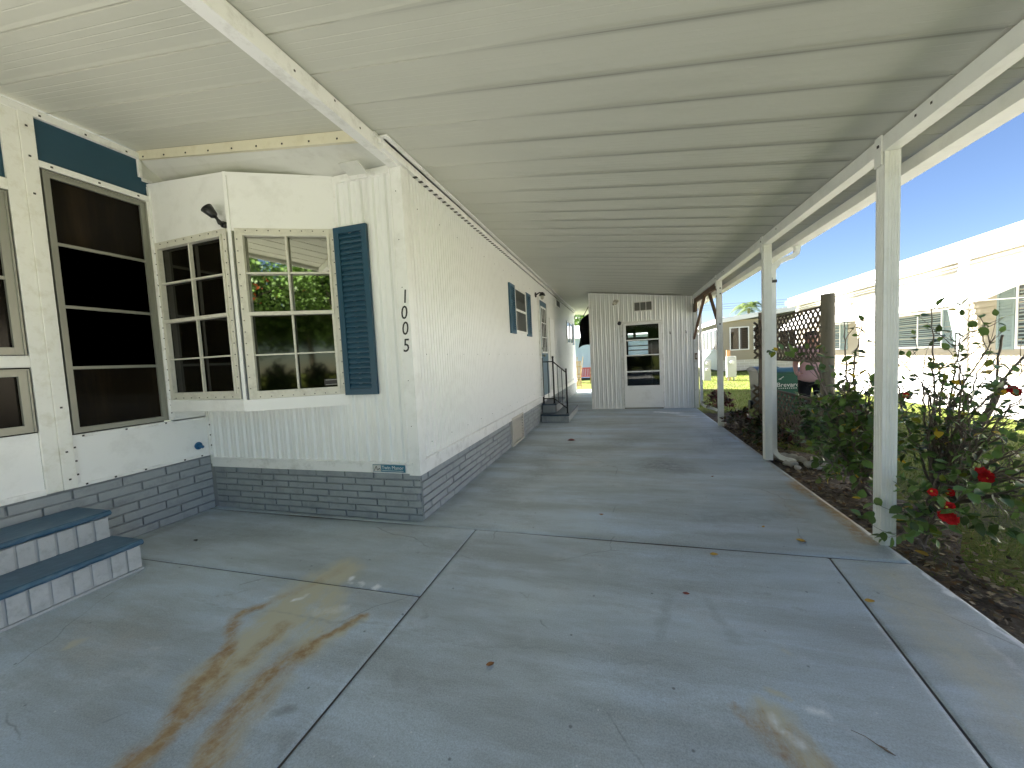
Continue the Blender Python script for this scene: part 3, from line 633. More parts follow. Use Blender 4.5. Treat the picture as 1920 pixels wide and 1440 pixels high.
# soffit over the bay + cream fascia board
mb = MB(); n = 14
for i in range(n):
    def P_(t, s):
        x = -3.87 + t * 2.2; y = 2.40 + s * .40; zt = ZR(x) - .072; zb = 2.955 if x < -3.87 + .01 else (2.95 - (x + 3.87) * .082 if x < -2.95 else 2.872)
        return Vector((x, y, zt + (zb - .01 - zt) * (s ** .8) + .002 * sin(t * 22 + s * 3)))
    for j in range(6): mb.add([P_(i / n, j / 6), P_((i + 1) / n, j / 6), P_((i + 1) / n, (j + 1) / 6), P_(i / n, (j + 1) / 6)], [(0, 1, 2, 3)])
part(mb, 'soffit', M['soffit'], home, smooth=True)
mb = MB(); mb.prism([(-3.87, 2.385, ZR(-3.87) - .004), (-1.68, 2.385, ZR(-1.68) - .004), (-1.68, 2.385, ZR(-1.68) - .082), (-3.87, 2.385, ZR(-3.87) - .075)], (0, .03, 0)); part(mb, 'fascia_board', M['cream'], home, bevel=.003)
mb = MB()
for x in np.arange(-3.8, -1.75, .24): z = ZR(x) - .062; mb.box(x, x + .011, 2.381, 2.386, z, z + .011)
part(mb, 'fascia_nail', M['screw'], home)
mb = MB(); P1 = Vector((-1.98, 2.50, 2.80))
mb.obox(P1, Vector((1, 0, -.06)).normalized(), Vector((0, 1, -.35)).normalized(), Vector((0, .35, 1)).normalized(), (0, .17), (0, .12), (.012, .020)); part(mb, 'soffit_patch', M['soffit'], home, bevel=.003)
# side window with two shutters
def flat_window(root, x, y0, y1, z0, z1, fr, gl, name='window', sgn=1, split='h', fw=.035):
    f = MB(); a = sorted((x, x + sgn * .022))
    f.box(a[0], a[1], y0, y0 + fw, z0, z1); f.box(a[0], a[1], y1 - fw, y1, z0, z1); f.box(a[0], a[1], y0 + fw, y1 - fw, z1 - fw, z1); f.box(a[0], a[1], y0 + fw, y1 - fw, z0, z0 + fw)
    zm = (z0 + z1) / 2; ym = (y0 + y1) / 2
    if split == 'h': f.box(a[0], a[1], y0 + fw, y1 - fw, zm - .018, zm + .018)
    elif split == 'v': f.box(a[0], a[1], ym - .018, ym + .018, z0 + fw, z1 - fw)
    w = part(f, name, fr, root, bevel=.002)
    p = MB(); b = sorted((x + sgn * .004, x + sgn * .008)); p.box(b[0], b[1], y0 + fw - .004, y1 - fw + .004, z0 + fw - .004, z1 - fw + .004); sub(p, 'pane', gl, w)
    return w
flat_window(home, XW, 5.97, 6.72, 1.735, 2.46, M['trim'], M['midglass'])
mb = MB(); shutter(mb, (XW + .002, 5.66, 0), (0, 1, 0), (1, 0, 0), .30, 1.705, 2.465, .045, .026, 18); part(mb, 'shutter', M['bluedoor'], home)
mb = MB(); shutter(mb, (XW + .002, 6.73, 0), (0, 1, 0), (1, 0, 0), .33, 1.705, 2.475, .045, .026, 18); part(mb, 'shutter', M['bluedoor'], home)
flat_window(home, XW, 12.0, 13.35, 1.72, 2.42, M['trim'], M['midglass'], split='v')
mb = MB(); shutter(mb, (XW + .002, 13.38, 0), (0, 1, 0), (1, 0, 0), .33, 1.70, 2.43, .045, .026, 18); part(mb, 'shutter', M['bluedoor'], home)
# side door: blue with nine-light glass
mb = MB(); mb.box(XW, XW + .03, 7.80, 8.56, .515, 2.50); dr = part(mb, 'side_door', M['bluedoor'], home, bevel=.003)
mb = MB(); fr = ((7.90, 7.935, 1.40, 2.38), (8.425, 8.46, 1.40, 2.38), (7.935, 8.425, 2.345, 2.38), (7.935, 8.425, 1.40, 1.435)) 
for a in fr: mb.box(XW + .03, XW + .044, a[0], a[1], a[2], a[3])
for k in (1, 2): mb.box(XW + .03, XW + .042, 7.935 + k * .163 - .008, 7.935 + k * .163 + .008, 1.435, 2.345); mb.box(XW + .03, XW + .041, 7.935, 8.425, 1.435 + k * .303 - .008, 1.435 + k * .303 + .008)
sub(mb, 'door_muntins', M['trim'], dr)
mb = MB(); mb.box(XW + .030, XW + .034, 7.93, 8.43, 1.43, 2.35); sub(mb, 'door_glass', M['midglass'], dr)
mb = MB(); mb.tube([(XW + .03, 7.86, 1.35), (XW + .075, 7.86, 1.35)], .012); mb.sphere((XW + .09, 7.86, 1.35), .028); mb.tube([(XW + .03, 7.86, 1.50), (XW + .05, 7.86, 1.50)], .028, 12); sub(mb, 'door_knob', M['alu'], dr, smooth=True)
mb = MB(); mb.box(XW, XW + .042, 7.755, 7.80, .50, 2.55); mb.box(XW, XW + .042, 8.56, 8.60, .50, 2.55); mb.box(XW, XW + .042, 7.80, 8.56, 2.50, 2.55); part(mb, 'door_frame', M['trim'], home, bevel=.003)
mb = MB(); mb.box(XW + .006, XW + .016, 9.0, 9.62, .56, 2.22); up_ = part(mb, 'utility_hatch', M['white_flute'], home, bevel=.002)
mb = MB()
for a in ((8.985, 9.0, .55, 2.235), (9.62, 9.635, .55, 2.235), (8.985, 9.635, 2.22, 2.235)): mb.box(XW, XW + .022, *a)
sub(mb, 'hatch_frame', M['trim'], up_)
mb = MB(); mb.box(XW, XW + .05, 9.9, 10.5, 2.60, 2.80); hv = part(mb, 'wall_vent', M['trim'], home, bevel=.004)
mb = MB(); mb.box(XW + .05, XW + .053, 9.94, 10.46, 2.63, 2.77); sub(mb, 'vent_grille', M['mesh'], hv)
# house number and name plate
for i, (ch, z) in enumerate(zip('1005', (1.790, 1.665, 1.540, 1.405))):
    textmesh(ch, .150, 'house_number_digit', M['black'], home, frameM((-1.678 + (0.012 if ch == '1' else -.004) + .006 * i * 0, YF - .0235, z), (1, 0, 0), (0, 0, 1)), .002, .12, sx=.82)
mb = MB(); mb.box(-2.035, -1.728, YF - .036, YF - .0325, .4215, .4835); npl = part(mb, 'name_plate', M['plateblue'], home, bevel=.0015)
mb = MB(); mb.box(-2.030, -1.955, YF - .038, YF - .036, .426, .480)
sub(mb, 'plate_emblem', M['pale_label'], npl)
mb = MB()
for q in (((-2.02, .432), (-2.005, .462)), ((-2.005, .462), (-1.997, .470)), ((-1.997, .47), (-1.99, .436)), ((-1.985, .436), (-1.975, .45)), ((-1.975, .45), (-1.963, .45)), ((-1.963, .45), (-1.963, .434))):
    mb.tube([(q[0][0], YF - .0385, q[0][1]), (q[1][0], YF - .0385, q[1][1])], .0026, 4)
sub(mb, 'emblem_lines', M['black'], npl)
textmesh('Twin Manor', .042, 'plate_lettering', M['wtext'], npl, frameM((-1.948, YF - .0368, .446), (1, 0, 0), (0, 0, 1)), .0008, sx=.98)
mb = MB(); mb.box(-1.945, -1.745, YF - .0375, YF - .036, .432, .4355); sub(mb, 'plate_underline', M['wtext'], npl)

# ------------------------------------------------------------------ enclosed porch (left wall)
XP = -3.87
porch = thing('screened_porch', 'white framed enclosed porch with dark windows and dark blue header panels, at the left', 'porch', (-4.4, .2, 0))
def pbox(mb, y0, y1, z0, z1, d0=0.0, d1=.012): mb.box(XP + d0, XP + d1, y0, y1, z0, z1)
mb = MB(); mb.box(XP - .06, XP - .02, 0.2, 2.75, 0.0, .53)
mb.mi = 1; bricks(mb, (XP - .02, 0.2, 0), (0, 1, 0), (1, 0, 0), 2.54, .515, 7, .30, .014); part(mb, 'brick_skirting', [M['mortar'], M['brick']], porch, bevel=.0025)
mb = MB(); pbox(mb, 1.73, 2.76, .525, .91, -.02, 0); pbox(mb, 0.2, 1.62, .525, .96, -.02, 0); pbox(mb, 0.2, 1.62, 1.41, 1.49, -.02, .004)
pbox(mb, 2.44, 2.76, .90, 1.0, -.02, 0.0)
part(mb, 'wall_panel', M['panel'], porch)
mb = MB(); pbox(mb, 1.775, 2.375, 2.845, 3.135, -.02, .002); pbox(mb, 2.375, 2.45, 2.845, 2.99, -.02, .002); part(mb, 'header_panel', M['teal'], porch)
mb = MB(); pbox(mb, .3, 1.715, 2.655, 3.135, -.02, .002); part(mb, 'header_panel', M['teal'], porch)
mb = MB()
pbox(mb, 1.62, 1.70, .53, 3.14, 0, .022); pbox(mb, 1.702, 1.775, .53, 3.14, 0, .030)
pbox(mb, 0.2, 1.62, 2.58, 2.655, 0, .026)
pbox(mb, 0.2, 1.62, 1.415, 1.485, .004, .02)
part(mb, 'porch_post', M['trim_worn'], porch, bevel=.004)
mb = MB()
pbox(mb, 1.775, 2.46, 2.80, 2.845, 0, .026); pbox(mb, 2.375, 2.40, 2.99, 3.14, 0, .024); pbox(mb, 2.40, 2.47, 2.965, 2.99, 0, .02)
mb.prism([(XP, 0.2, 3.135), (XP + .026, 0.2, 3.135), (XP + .026, 0.2, 3.185), (XP, 0.2, 3.20)], (0, 2.2, 0))
pbox(mb, 2.405, 2.455, 0.92, 2.80, 0, .018)
pbox(mb, 1.775, 2.44, .885, .91, 0, .014); pbox(mb, 2.725, 2.757, .53, 1.0, 0, .02); pbox(mb, 1.775, 2.72, .525, .55, 0, .012); pbox(mb, 1.775, 1.80, .55, .885, 0, .012)
pbox(mb, 0.2, 1.62, .525, .565, 0, .014)
part(mb, 'porch_trim', M['trim'], porch, bevel=.003)
mb = MB()
def scr(y, z, d=.031, r=.006): mb.box(XP + d, XP + d + .004, y - r, y + r, z - r, z + r)
for y in (1.0, 1.35, 1.81, 2.05, 2.30): scr(y, 3.155, .024)
for z in (3.05, 2.85, 2.6, 1.12, .8, .6): scr(1.735, z)
for y in (1.84, 2.1, 2.35): scr(y, 2.822, .026)
for y in (1.83, 2.0, 2.2, 2.5, 2.65): scr(y, .537, .012)
for y in (1.84, 2.1, 2.38): scr(y, .897, .014)
for z in (.62, .72, .82): scr(1.787, z, .012); scr(2.74, z, .02)
for z in (.98, 1.05, 1.1, 2.1, 2.5): scr(2.43, z, .018, .004)
part(mb, 'trim_screw', M['screw'], porch)
def porch_window(y0, y1, z0, z1, rails, fw=.036, name='porch_window', gl='screenglass'):
    f = MB()
    for a in ((y0, y0 + fw, z0, z1), (y1 - fw, y1, z0, z1), (y0 + fw, y1 - fw, z1 - fw, z1), (y0 + fw, y1 - fw, z0, z0 + fw)): f.box(XP - .01, XP + .012, *a)
    f.box(XP + .012, XP + .022, y0, y0 + .010, z0, z1); f.box(XP + .012, XP + .022, y1 - .010, y1, z0, z1); f.box(XP + .012, XP + .022, y0 + .01, y1 - .01, z1 - .01, z1)
    w = part(f, name, M['alu'], porch, bevel=.0015)
    s = MB()
    for z in rails: s = MB(); s.box(XP - .012, XP + .006, y0 + fw, y1 - fw, z - .011, z + .011); sub(s, 'rail', M['alu'], w, bevel=.001)
    zz = [z0 + fw] + list(rails) + [z1 - fw]
    for a, b in zip(zz[:-1], zz[1:]):
        p = MB(); p.box(XP - .022, XP - .014, y0 + fw - .003, y1 - fw + .003, a + .002, b - .002); sub(p, 'pane', M[gl], w)
porch_window(1.79, 2.405, .92, 2.79, (2.29, 1.845, 1.40), .04)
porch_window(.3, 1.61, 1.495, 2.57, (2.0,), .05)
porch_window(.3, 1.61, .97, 1.40, (), .05)
mb = MB(); mb.box(XP - .6, XP - .012, 2.42, 2.82, 2.6, 3.26); mb.box(XP - .02, XP + .001, 2.40, 2.80, 2.86, ZR(XP)); part(mb, 'gable_panel', M['soffit'], porch)
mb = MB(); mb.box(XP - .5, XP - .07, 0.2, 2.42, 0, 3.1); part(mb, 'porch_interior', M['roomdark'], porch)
mb = MB(); mb.tube([(XP, 2.635, .637), (XP + .004, 2.635, .637)], .036, 14); mb.tube([(XP + .004, 2.635, .637), (XP + .05, 2.64, .625)], .014, 10); part(mb, 'capped_pipe', M['bluepaint'], porch, smooth=False)

# ------------------------------------------------------------------ carport
cp = thing('carport', 'long white aluminium carport roof on three fluted posts over the grey slab', 'carport', (0, 8, 0))
Y0R, Y1R = -0.60, 15.2
def roof_section(x0, x1, y0, y1):
    mb = MB(); prof = []; y = 2.138 - 0.277 * 10
    while y < y1 + .3:
        prof += [(y - .022, 0), (y - .004, -.0025), (y, -.003), (y + .0015, .012), (y + .012, .012), (y + .014, 0)]
        for k in range(1, 5): q = y + .03 + k * .041; prof += [(q, 0), (q + .004, .0009), (q + .008, 0)]
        y += .277
    prof = [p for p in prof if y0 <= p[0] <= y1]; prof = [(y0, 0)] + prof + [(y1, 0)]
    for (a, da), (b, db) in zip(prof[:-1], prof[1:]):
        mb.add([(x0, a, ZR(x0) + da), (x1, a, ZR(x1) + da), (x1, b, ZR(x1) + db), (x0, b, ZR(x0) + db)], [(0, 1, 2, 3)])
    mb.add([(x0, y0, ZR(x0) + .08), (x1, y0, ZR(x1) + .08), (x1, y1, ZR(x1) + .08), (x0, y1, ZR(x0) + .08)], [(3, 2, 1, 0)])
    for yy in (y0, y1): mb.add([(x0, yy, ZR(x0) - .03), (x1, yy, ZR(x1) - .03), (x1, yy, ZR(x1) + .08), (x0, yy, ZR(x0) + .08)], [(0, 1, 2, 3)])
    return mb
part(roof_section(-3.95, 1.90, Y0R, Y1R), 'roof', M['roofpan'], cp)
mb = MB(); y = 2.138 - .277 * 9  # tapering strips along each roof seam: painted shade, darkest in the core
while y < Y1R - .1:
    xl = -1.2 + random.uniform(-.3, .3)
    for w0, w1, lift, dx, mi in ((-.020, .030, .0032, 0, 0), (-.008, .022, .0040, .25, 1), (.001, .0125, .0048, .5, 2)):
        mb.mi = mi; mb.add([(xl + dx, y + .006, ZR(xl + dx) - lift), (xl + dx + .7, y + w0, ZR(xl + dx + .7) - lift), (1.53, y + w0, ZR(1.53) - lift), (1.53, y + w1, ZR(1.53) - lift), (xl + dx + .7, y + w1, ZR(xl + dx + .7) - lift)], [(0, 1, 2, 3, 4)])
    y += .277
tag(part(mb, 'roof_seam_shade', [M['seam_shade_pale'], M['seam_shade_mid'], M['seam_shade']], cp), None, None, kind='stuff')
mb = MB(); mb.prism([(-3.95, Y0R - .02, ZR(-3.95) - .06), (1.97, Y0R - .02, ZR(1.97) - .06), (1.97, Y0R - .02, ZR(1.97) + .10), (-3.95, Y0R - .02, ZR(-3.95) + .10)], (0, .018, 0)); part(mb, 'front_fascia', M['beam'], cp)
mb = MB(); mb.box(1.545, 1.625, Y0R, 9.40, 2.435, ZR(1.62) - .004); ob = part(mb, 'outer_beam', M['beam'], cp, bevel=.003)
mb = MB(); mb.box(1.55, 1.62, 2.905, 2.912, 2.42, 2.43); 
mb = MB(); mb.box(-1.690, -1.612, Y0R, 2.735, 2.832, ZR(-1.612) - .004); part(mb, 'inner_beam', M['trim'], cp, bevel=.004)
mb = MB(); mb.box(-1.612, -1.60, 2.47, 2.76, 2.872, 2.925); mb.box(-1.60, -1.53, 2.47, Y1R - 1, 2.905, 2.918); mb.box(-1.612, -1.60, 2.43, 2.47, 2.90, 2.93)
part(mb, 'wall_channel', M['trim'], cp, bevel=.003)
mb = MB()
for y, z in ((1.75, 2.87), (2.28, 2.866), (2.05, 2.9)): mb.box(-1.6115, -1.609, y, y + .010, z, z + .010)
for y in (2.55, 2.66, 4.6, 6.7, 6.8): mb.box(1.5425, 1.5445, y, y + .012, 2.485, 2.497)
part(mb, 'beam_bolt', M['screw'], cp)
# gutter: underside, inner flange, outer face
mb = MB(); GX0, GX1 = 1.845, 1.965
mb.box(GX0, GX1, Y0R, Y1R, 2.405, 2.413); mb.box(GX1 - .008, GX1, Y0R, Y1R, 2.413, 2.525); mb.box(GX0, GX0 + .006, Y0R, Y1R, 2.413, ZR(GX0) - .018); mb.box(GX1, GX1 + .012, Y0R, Y1R, 2.512, 2.525)
part(mb, 'gutter', M['beam'], cp, bevel=.002)
# posts: fluted square tube with notch plate
def post_mesh(x0, x1, y0, y1, z1):
    mb = MB(); out = []
    def side(p, q, nrm):
        p = Vector(p); q = Vector(q); n_ = Vector(nrm); L = (q - p); r = []
        for t, d in ((0, 0), (.16, 0), (.19, -1), (.27, -1), (.30, 0), (.36, 0), (.39, -1), (.47, -1), (.50, 0), (.53, 0), (.56, -1), (.64, -1), (.67, 0), (.73, 0), (.76, -1), (.84, -1), (.87, 0)): r.append(p + L * t + n_ * (.0042 * d))
        return r
    out += side((x0, y0), (x1, y0), (0, -1)); out += side((x1, y0), (x1, y1), (1, 0)); out += side((x1, y1), (x0, y1), (0, 1)); out += side((x0, y1), (x0, y0), (-1, 0))
    mb.prism([(p[0], p[1], 0.0) for p in out], (0, 0, z1)); return mb
for i, y in enumerate((2.925, 4.985, 7.19)):
    mb = post_mesh(1.551, 1.629, y, y + .085, 2.433)
    p = part(mb, 'post', M['beam'], cp)
    mb = MB(); mb.box(1.536, 1.546, y + .01, y + .075, 2.36, 2.535); sub(mb, 'post_strap', M['beam'], p, bevel=.001)
    mb = MB(); mb.box(1.532, 1.536, y + .03, y + .045, 2.47, 2.485)
    if i == 2: mb.box(1.545, 1.551, y + .03, y + .06, 2.28, 2.31); mb.box(1.545, 1.551, y + .03, y + .06, 2.17, 2.20); mb.tube([(1.59, y - .004, 1.72), (1.59, y + .001, 1.72)], .014, 8); mb.tube([(1.60, y - .004, 2.22), (1.60, y + .001, 2.22)], .012, 8); mb.tube([(1.60, y - .004, 2.31), (1.60, y + .001, 2.31)], .012, 8)
    sub(mb, 'post_bolt', M['screw'], p)
# wooden truss brace between third post and shed
mb = MB()
mb.box(1.565, 1.605, 7.28, 9.40, 2.335, 2.432)
X = Vector((1, 0, 0))
def brace(mb, p, q, w=.06, t=.04):
    p = Vector(p); q = Vector(q); d = (q - p).normalized(); n_ = X.cross(d).normalized(); L = (q - p).length
    mb.obox(p, d, X, n_, (0, L), (-t / 2, t / 2), (-w / 2, w / 2))
part(mb, 'wood_header', M['wood'], cp, bevel=.003)
mb = MB(); brace(mb, (1.545, 8.15, 2.33), (1.545, 9.36, 1.57)); part(mb, 'wood_brace', M['wood'], cp, bevel=.003)
mb = MB(); brace(mb, (1.59, 7.95, 2.33), (1.59, 7.27, 1.70)); part(mb, 'wood_brace', M['wood'], cp, bevel=.003)
mb = MB(); mb.box(1.56, 1.60, 9.22, 9.46, 2.15, 2.335); part(mb, 'wood_block', M['wood'], cp, bevel=.003)
# downspout with ribbed elbow at second post
mb = MB()
pts = [(1.915, 5.11, 2.41), (1.915, 5.11, 2.36), (1.905, 5.10, 2.325), (1.87, 5.10, 2.295), (1.80, 5.10, 2.275), (1.735, 5.10, 2.25), (1.695, 5.10, 2.225), (1.675, 5.10, 2.18), (1.672, 5.10, 2.12), (1.672, 5.10, .12), (1.68, 5.08, .07), (1.71, 5.04, .03), (1.76, 4.98, .012), (1.82, 4.92, .008)]
mb.rect_tube(pts, .062, .05)
for k in range(7):
    t = k / 6; c = Vector((1.735 - .058 * t, 5.10, 2.252 - .075 * t)); d = Vector((-(1 - t * .8), 0, -(.3 + .8 * t))).normalized()
    mb.rect_tube([c - d * .0025, c + d * .0025], .072, .060)
part(mb, 'downspout', M['beam'], cp, bevel=0)
mb = MB(); mb.box(1.640, 1.704, 5.058, 5.066, 2.02, 2.05); mb.box(1.635, 1.655, 5.05, 5.06, 2.05, 2.075)
part(mb, 'spout_strap', M['screw'], cp)

# ------------------------------------------------------------------ storage shed
YS = 9.5
shed = thing('storage_shed', 'white corrugated storage room with half glazed door closing the far end of the carport', 'shed', (.45, 11, 0))
mb = MB()
topf = lambda x: ZR(x) - .018
wall_y(mb, YS, -1, flutes(-.69, .03, .1, .018, 'corr'), 0.0, topf)
wall_y(mb, YS, -1, flutes(.03, .89, .1, .018, 'corr'), 2.05, topf)
wall_y(mb, YS, -1, flutes(.89, 1.56, .1, .018, 'corr'), 0.0, topf)
mb.box(-.68, 1.60, YS + .02, YS + .06, 2.05, 2.4)
part(mb, 'front_wall', M['white_corr'], shed)
mb = MB(); wall_x(mb, -.715, -1, flutes(YS, 15.1, .1, .012, 'corr'), 0.0, lambda y: topf(-.7)); part(mb, 'side_wall', M['white_corr'], shed)
mb = MB(); wall_x(mb, 1.63, 1, flutes(YS, 15.1, .1, .012, 'corr'), 0.0, lambda y: topf(1.64)); wall_y(mb, 15.1, 1, flutes(-.7, .22, .1, .012, 'corr'), 0, topf); wall_y(mb, 15.1, 1, flutes(.95, 1.62, .1, .012, 'corr'), 0, topf); wall_y(mb, 15.1, 1, flutes(.22, .95, .1, .012, 'corr'), 0, lambda x: 1.18); wall_y(mb, 15.1, 1, flutes(.22, .95, .1, .012, 'corr'), 2.05, topf); part(mb, 'back_wall', M['white_corr'], shed)
mb = MB(); mb.box(-.68, -.66, YS + .05, 15.05, .02, 2.75); mb.box(1.58, 1.60, YS + .05, 15.05, .02, 2.45); mb.box(-.66, 1.58, YS + .05, 15.05, .0, .02); mb.box(-.66, .22, 15.03, 15.05, .02, 2.6); mb.box(.95, 1.58, 15.03, 15.05, .02, 2.5); mb.box(.22, .95, 15.03, 15.05, .02, 1.18); mb.box(.22, .95, 15.03, 15.05, 2.05, 2.6); mb.box(-.66, 1.58, YS + .05, 15.05, 2.40, 2.42); mb.box(-.66, .03, YS + .05, YS + .07, .02, 2.4); mb.box(.89, 1.58, YS + .05, YS + .07, .02, 2.4); mb.box(.9, 1.4, 12.5, 13.2, .02, 1.6)
part(mb, 'interior_lining', M['roomdark'], shed)
mb = MB(); mb.box(.22, .95, 15.04, 15.07, 1.56, 1.60); mb.box(.22, .95, 15.04, 15.07, 1.40, 1.44); mb.box(.22, .95, 15.04, 15.07, 1.18, 1.23); mb.box(.22, .95, 15.04, 15.07, 1.76, 1.90); mb.box(.42, .52, 15.04, 15.07, 1.90, 2.05); mb.box(.22, .24, 15.04, 15.07, 1.2, 2.05); mb.box(.93, .95, 15.04, 15.07, 1.2, 2.05)
part(mb, 'rear_window', M['alu'], shed)
mb = MB(); mb.box(-.735, -.69, YS - .018, YS + .04, 0, topf(-.7) - .01); mb.box(1.56, 1.65, YS - .018, YS + .05, 0, topf(1.65) - .01); mb.box(-.01, .03, YS - .022, YS + .03, .0, 2.05); mb.box(.89, .925, YS - .022, YS + .03, .0, 2.05); mb.box(.03, .89, YS - .022, YS + .03, 2.005, 2.05); mb.box(-.69, 1.56, YS - .016, YS + .01, 0, .025)
part(mb, 'wall_trim', M['trim'], shed, bevel=.003)
mb = MB(); mb.box(1.553, 1.56, YS - .0185, YS - .01, 0, 2.45); part(mb, 'trim_seam', M['mesh'], shed)
mb = MB()
for a in ((.035, .105, .03, 2.0), (.825, .885, .03, 2.0), (.105, .825, 1.96, 2.0), (.105, .825, .03, .545)): mb.box(a[0], a[1], YS - .034, YS - .006, a[2], a[3])
dd = part(mb, 'shed_door', M['white'], shed, bevel=.003)
for z in (1.61, 1.255, .875): mb = MB(); mb.box(.105, .825, YS - .03, YS - .01, z - .013, z + .013); sub(mb, 'door_rail', M['trim'], dd)
for a, b in ((.545, .862), (.888, 1.242), (1.268, 1.597), (1.623, 1.96)):
    mb = MB(); mb.box(.103, .827, YS - .018, YS - .012, a, b); sub(mb, 'door_pane', M['clearglass'], dd)
mb = MB(); mb.box(.045, .075, YS - .075, YS - .034, .95, 1.10); mb.box(.04, .08, YS - .04, YS - .034, .92, 1.13); sub(mb, 'door_handle', M['trim'], dd, bevel=.004)
mb = MB(); mb.box(.03, .89, YS - .05, YS + .02, 0.0, .028); sub(mb, 'threshold', M['alu'], dd)
# louvre seen through door: far jalousie window of shed (pale slats)
mb = MB()
mb.box(.295, .705, YS - .026, YS - .021, 2.262, 2.490)
vv = part(mb, 'gable_vent', M['trim'], shed, bevel=.003)
mb = MB()
for k in range(3): mb.box(.312 + k * .129, .312 + k * .129 + .118, YS - .029, YS - .026, 2.285, 2.470)
sub(mb, 'vent_mesh', M['mesh'], vv)
mb = MB()
for x in (1.065, 1.400): mb.tube([(x, YS - .012, 1.76), (x, YS - .06, 1.74), (x, YS - .07, 1.72), (x + .005, YS - .055, 1.70)], .008, 6)
part(mb, 'wall_hook', M['screw'], shed)
mb = MB(); mb.box(1.575, 1.625, YS - .05, YS - .019, 1.10, 1.24); oc = part(mb, 'outlet_box', M['wood'], shed, bevel=.006)
mb = MB(); mb.box(1.588, 1.612, YS - .053, YS - .05, 1.13, 1.21); sub(mb, 'outlet_cover', M['pale_label'], oc)
mb = MB(); mb.rect_tube([(1.69, 9.44, 2.40), (1.69, 9.44, .14), (1.70, 9.42, .09), (1.73, 9.36, .055), (1.79, 9.22, .045), (1.86, 9.05, .035), (1.90, 8.95, .02)], .07, .055, Vector((0, 1, 0))); part(mb, 'shed_downspout', M['trim'], shed)

# fixtures: each a thing of its own
def xyz(*a): return a
fl = thing('floodlight', 'black adjustable floodlight on the white panel above the left bay window', 'light', (-2.985, 2.395, 2.47))
mb = MB(); mb.tube([(-2.985, 2.399, 2.475), (-2.985, 2.375, 2.475)], .026, 12); part(mb, 'mounting_base', M['black'], fl, smooth=True)
mb = MB(); mb.tube([(-2.985, 2.375, 2.475), (-2.992, 2.36, 2.483), (-3.003, 2.35, 2.508), (-3.010, 2.345, 2.524)], [.016, .02, .011, .013], 8); part(mb, 'arm', M['black'], fl, smooth=True)
mb = MB(); mb.tube([(-3.010, 2.345, 2.522), (-3.016, 2.338, 2.532), (-3.032, 2.325, 2.558), (-3.052, 2.310, 2.588)], [.012, .028, .036, .045], 16); part(mb, 'lamp_head', M['black'], fl, smooth=True)
wl = thing('wall_lantern', 'black wall lantern above the blue side door', 'light', (XW, 7.60, 2.56))
mb = MB(); mb.tube([(XW, 7.60, 2.56), (XW + .02, 7.60, 2.56)], .05, 12); mb.tube([(XW + .02, 7.60, 2.56), (XW + .09, 7.60, 2.60), (XW + .14, 7.60, 2.58)], .012, 8); part(mb, 'bracket', M['black'], wl)
mb = MB(); mb.tube([(XW + .14, 7.60, 2.60), (XW + .14, 7.60, 2.57), (XW + .14, 7.60, 2.53)], [.02, .05, .065], 12); part(mb, 'shade', M['black'], wl)
mb = MB(); mb.sphere((XW + .14, 7.60, 2.50), .035, 10, 7, (1, 1, 1.3)); part(mb, 'bulb', M['lamp'], wl, smooth=True)
bl = thing('bulb_fixture', 'old white twin socket light fixture high on the shed wall', 'light', (-.11, YS, 2.52))
mb = MB(); mb.tube([(-.11, YS - .005, 2.52), (-.11, YS - .035, 2.52)], .06, 14); part(mb, 'base_plate', M['lamp'], bl, smooth=False)
mb = MB(); mb.tube([(-.10, YS - .03, 2.52), (-.04, YS - .07, 2.55)], [.024, .03], 10); mb.tube([(-.12, YS - .03, 2.51), (-.16, YS - .08, 2.47)], [.024, .03], 10); part(mb, 'socket', M['lamp'], bl)
sc_ = thing('security_camera', 'small round black security camera beside the shed door top', 'camera', (-.035, YS, 2.03))
mb = MB(); mb.tube([(-.035, YS - .005, 2.04), (-.035, YS - .05, 2.03)], .018, 10); part(mb, 'mount', M['black'], sc_)
mb = MB(); mb.sphere((-.035, YS - .085, 2.02), .048, 12, 8); part(mb, 'camera_body', M['black'], sc_, smooth=True)

# ------------------------------------------------------------------ steps
st = thing('porch_steps', 'two steps with blue treads and pale brick risers in front of the porch', 'steps', (-3.5, .5, 0))
def tread(mb, x0, x1, y0, y1, z, th, m=None):
    n = 26
    for i in range(n):
        a = y0 + (y1 - y0) * i / n; b = y0 + (y1 - y0) * (i + 1) / n
        mb.box(x0, x1 + .006 * sin(i * 2.1), a, b, z - th, z)
def riser(mb, x, y0, y1, z0, z1, w=.088):
    y = y1
    while y > y0:
        a = max(y - w + .012, y0); mb.box(x - .015, x + .010 + random.uniform(-.003, .004), a, y - .004, z0 + .018, z1 - .006 - random.uniform(0, .004)); y -= w + random.uniform(-.004, .006)
YE = 1.745; Y_S = 0.25
mb = MB(); mb.box(-3.84, -3.205, Y_S, YE - .012, 0, .168); mb.box(-3.84, -3.50, Y_S, YE - .012, .168, .345); mb.box(-3.21, -3.185, Y_S, YE, 0, .016)
part(mb, 'step_core', M['stepmortar'], st)
mb = MB(); riser(mb, -3.205, Y_S, YE, 0, .172); riser(mb, -3.50, Y_S, YE, .185, .352)
for z0, z1, xa, xb in ((.01, .165, -3.5, -3.2), (.19, .345, -3.83, -3.5)):
    x = xb
    while x > xa + .02: mb.box(max(x - .08, xa), x - .006, YE - .014, YE + .003, z0, z1); x -= .09
part(mb, 'brick_riser', M['stepbrick'], st, bevel=.004)
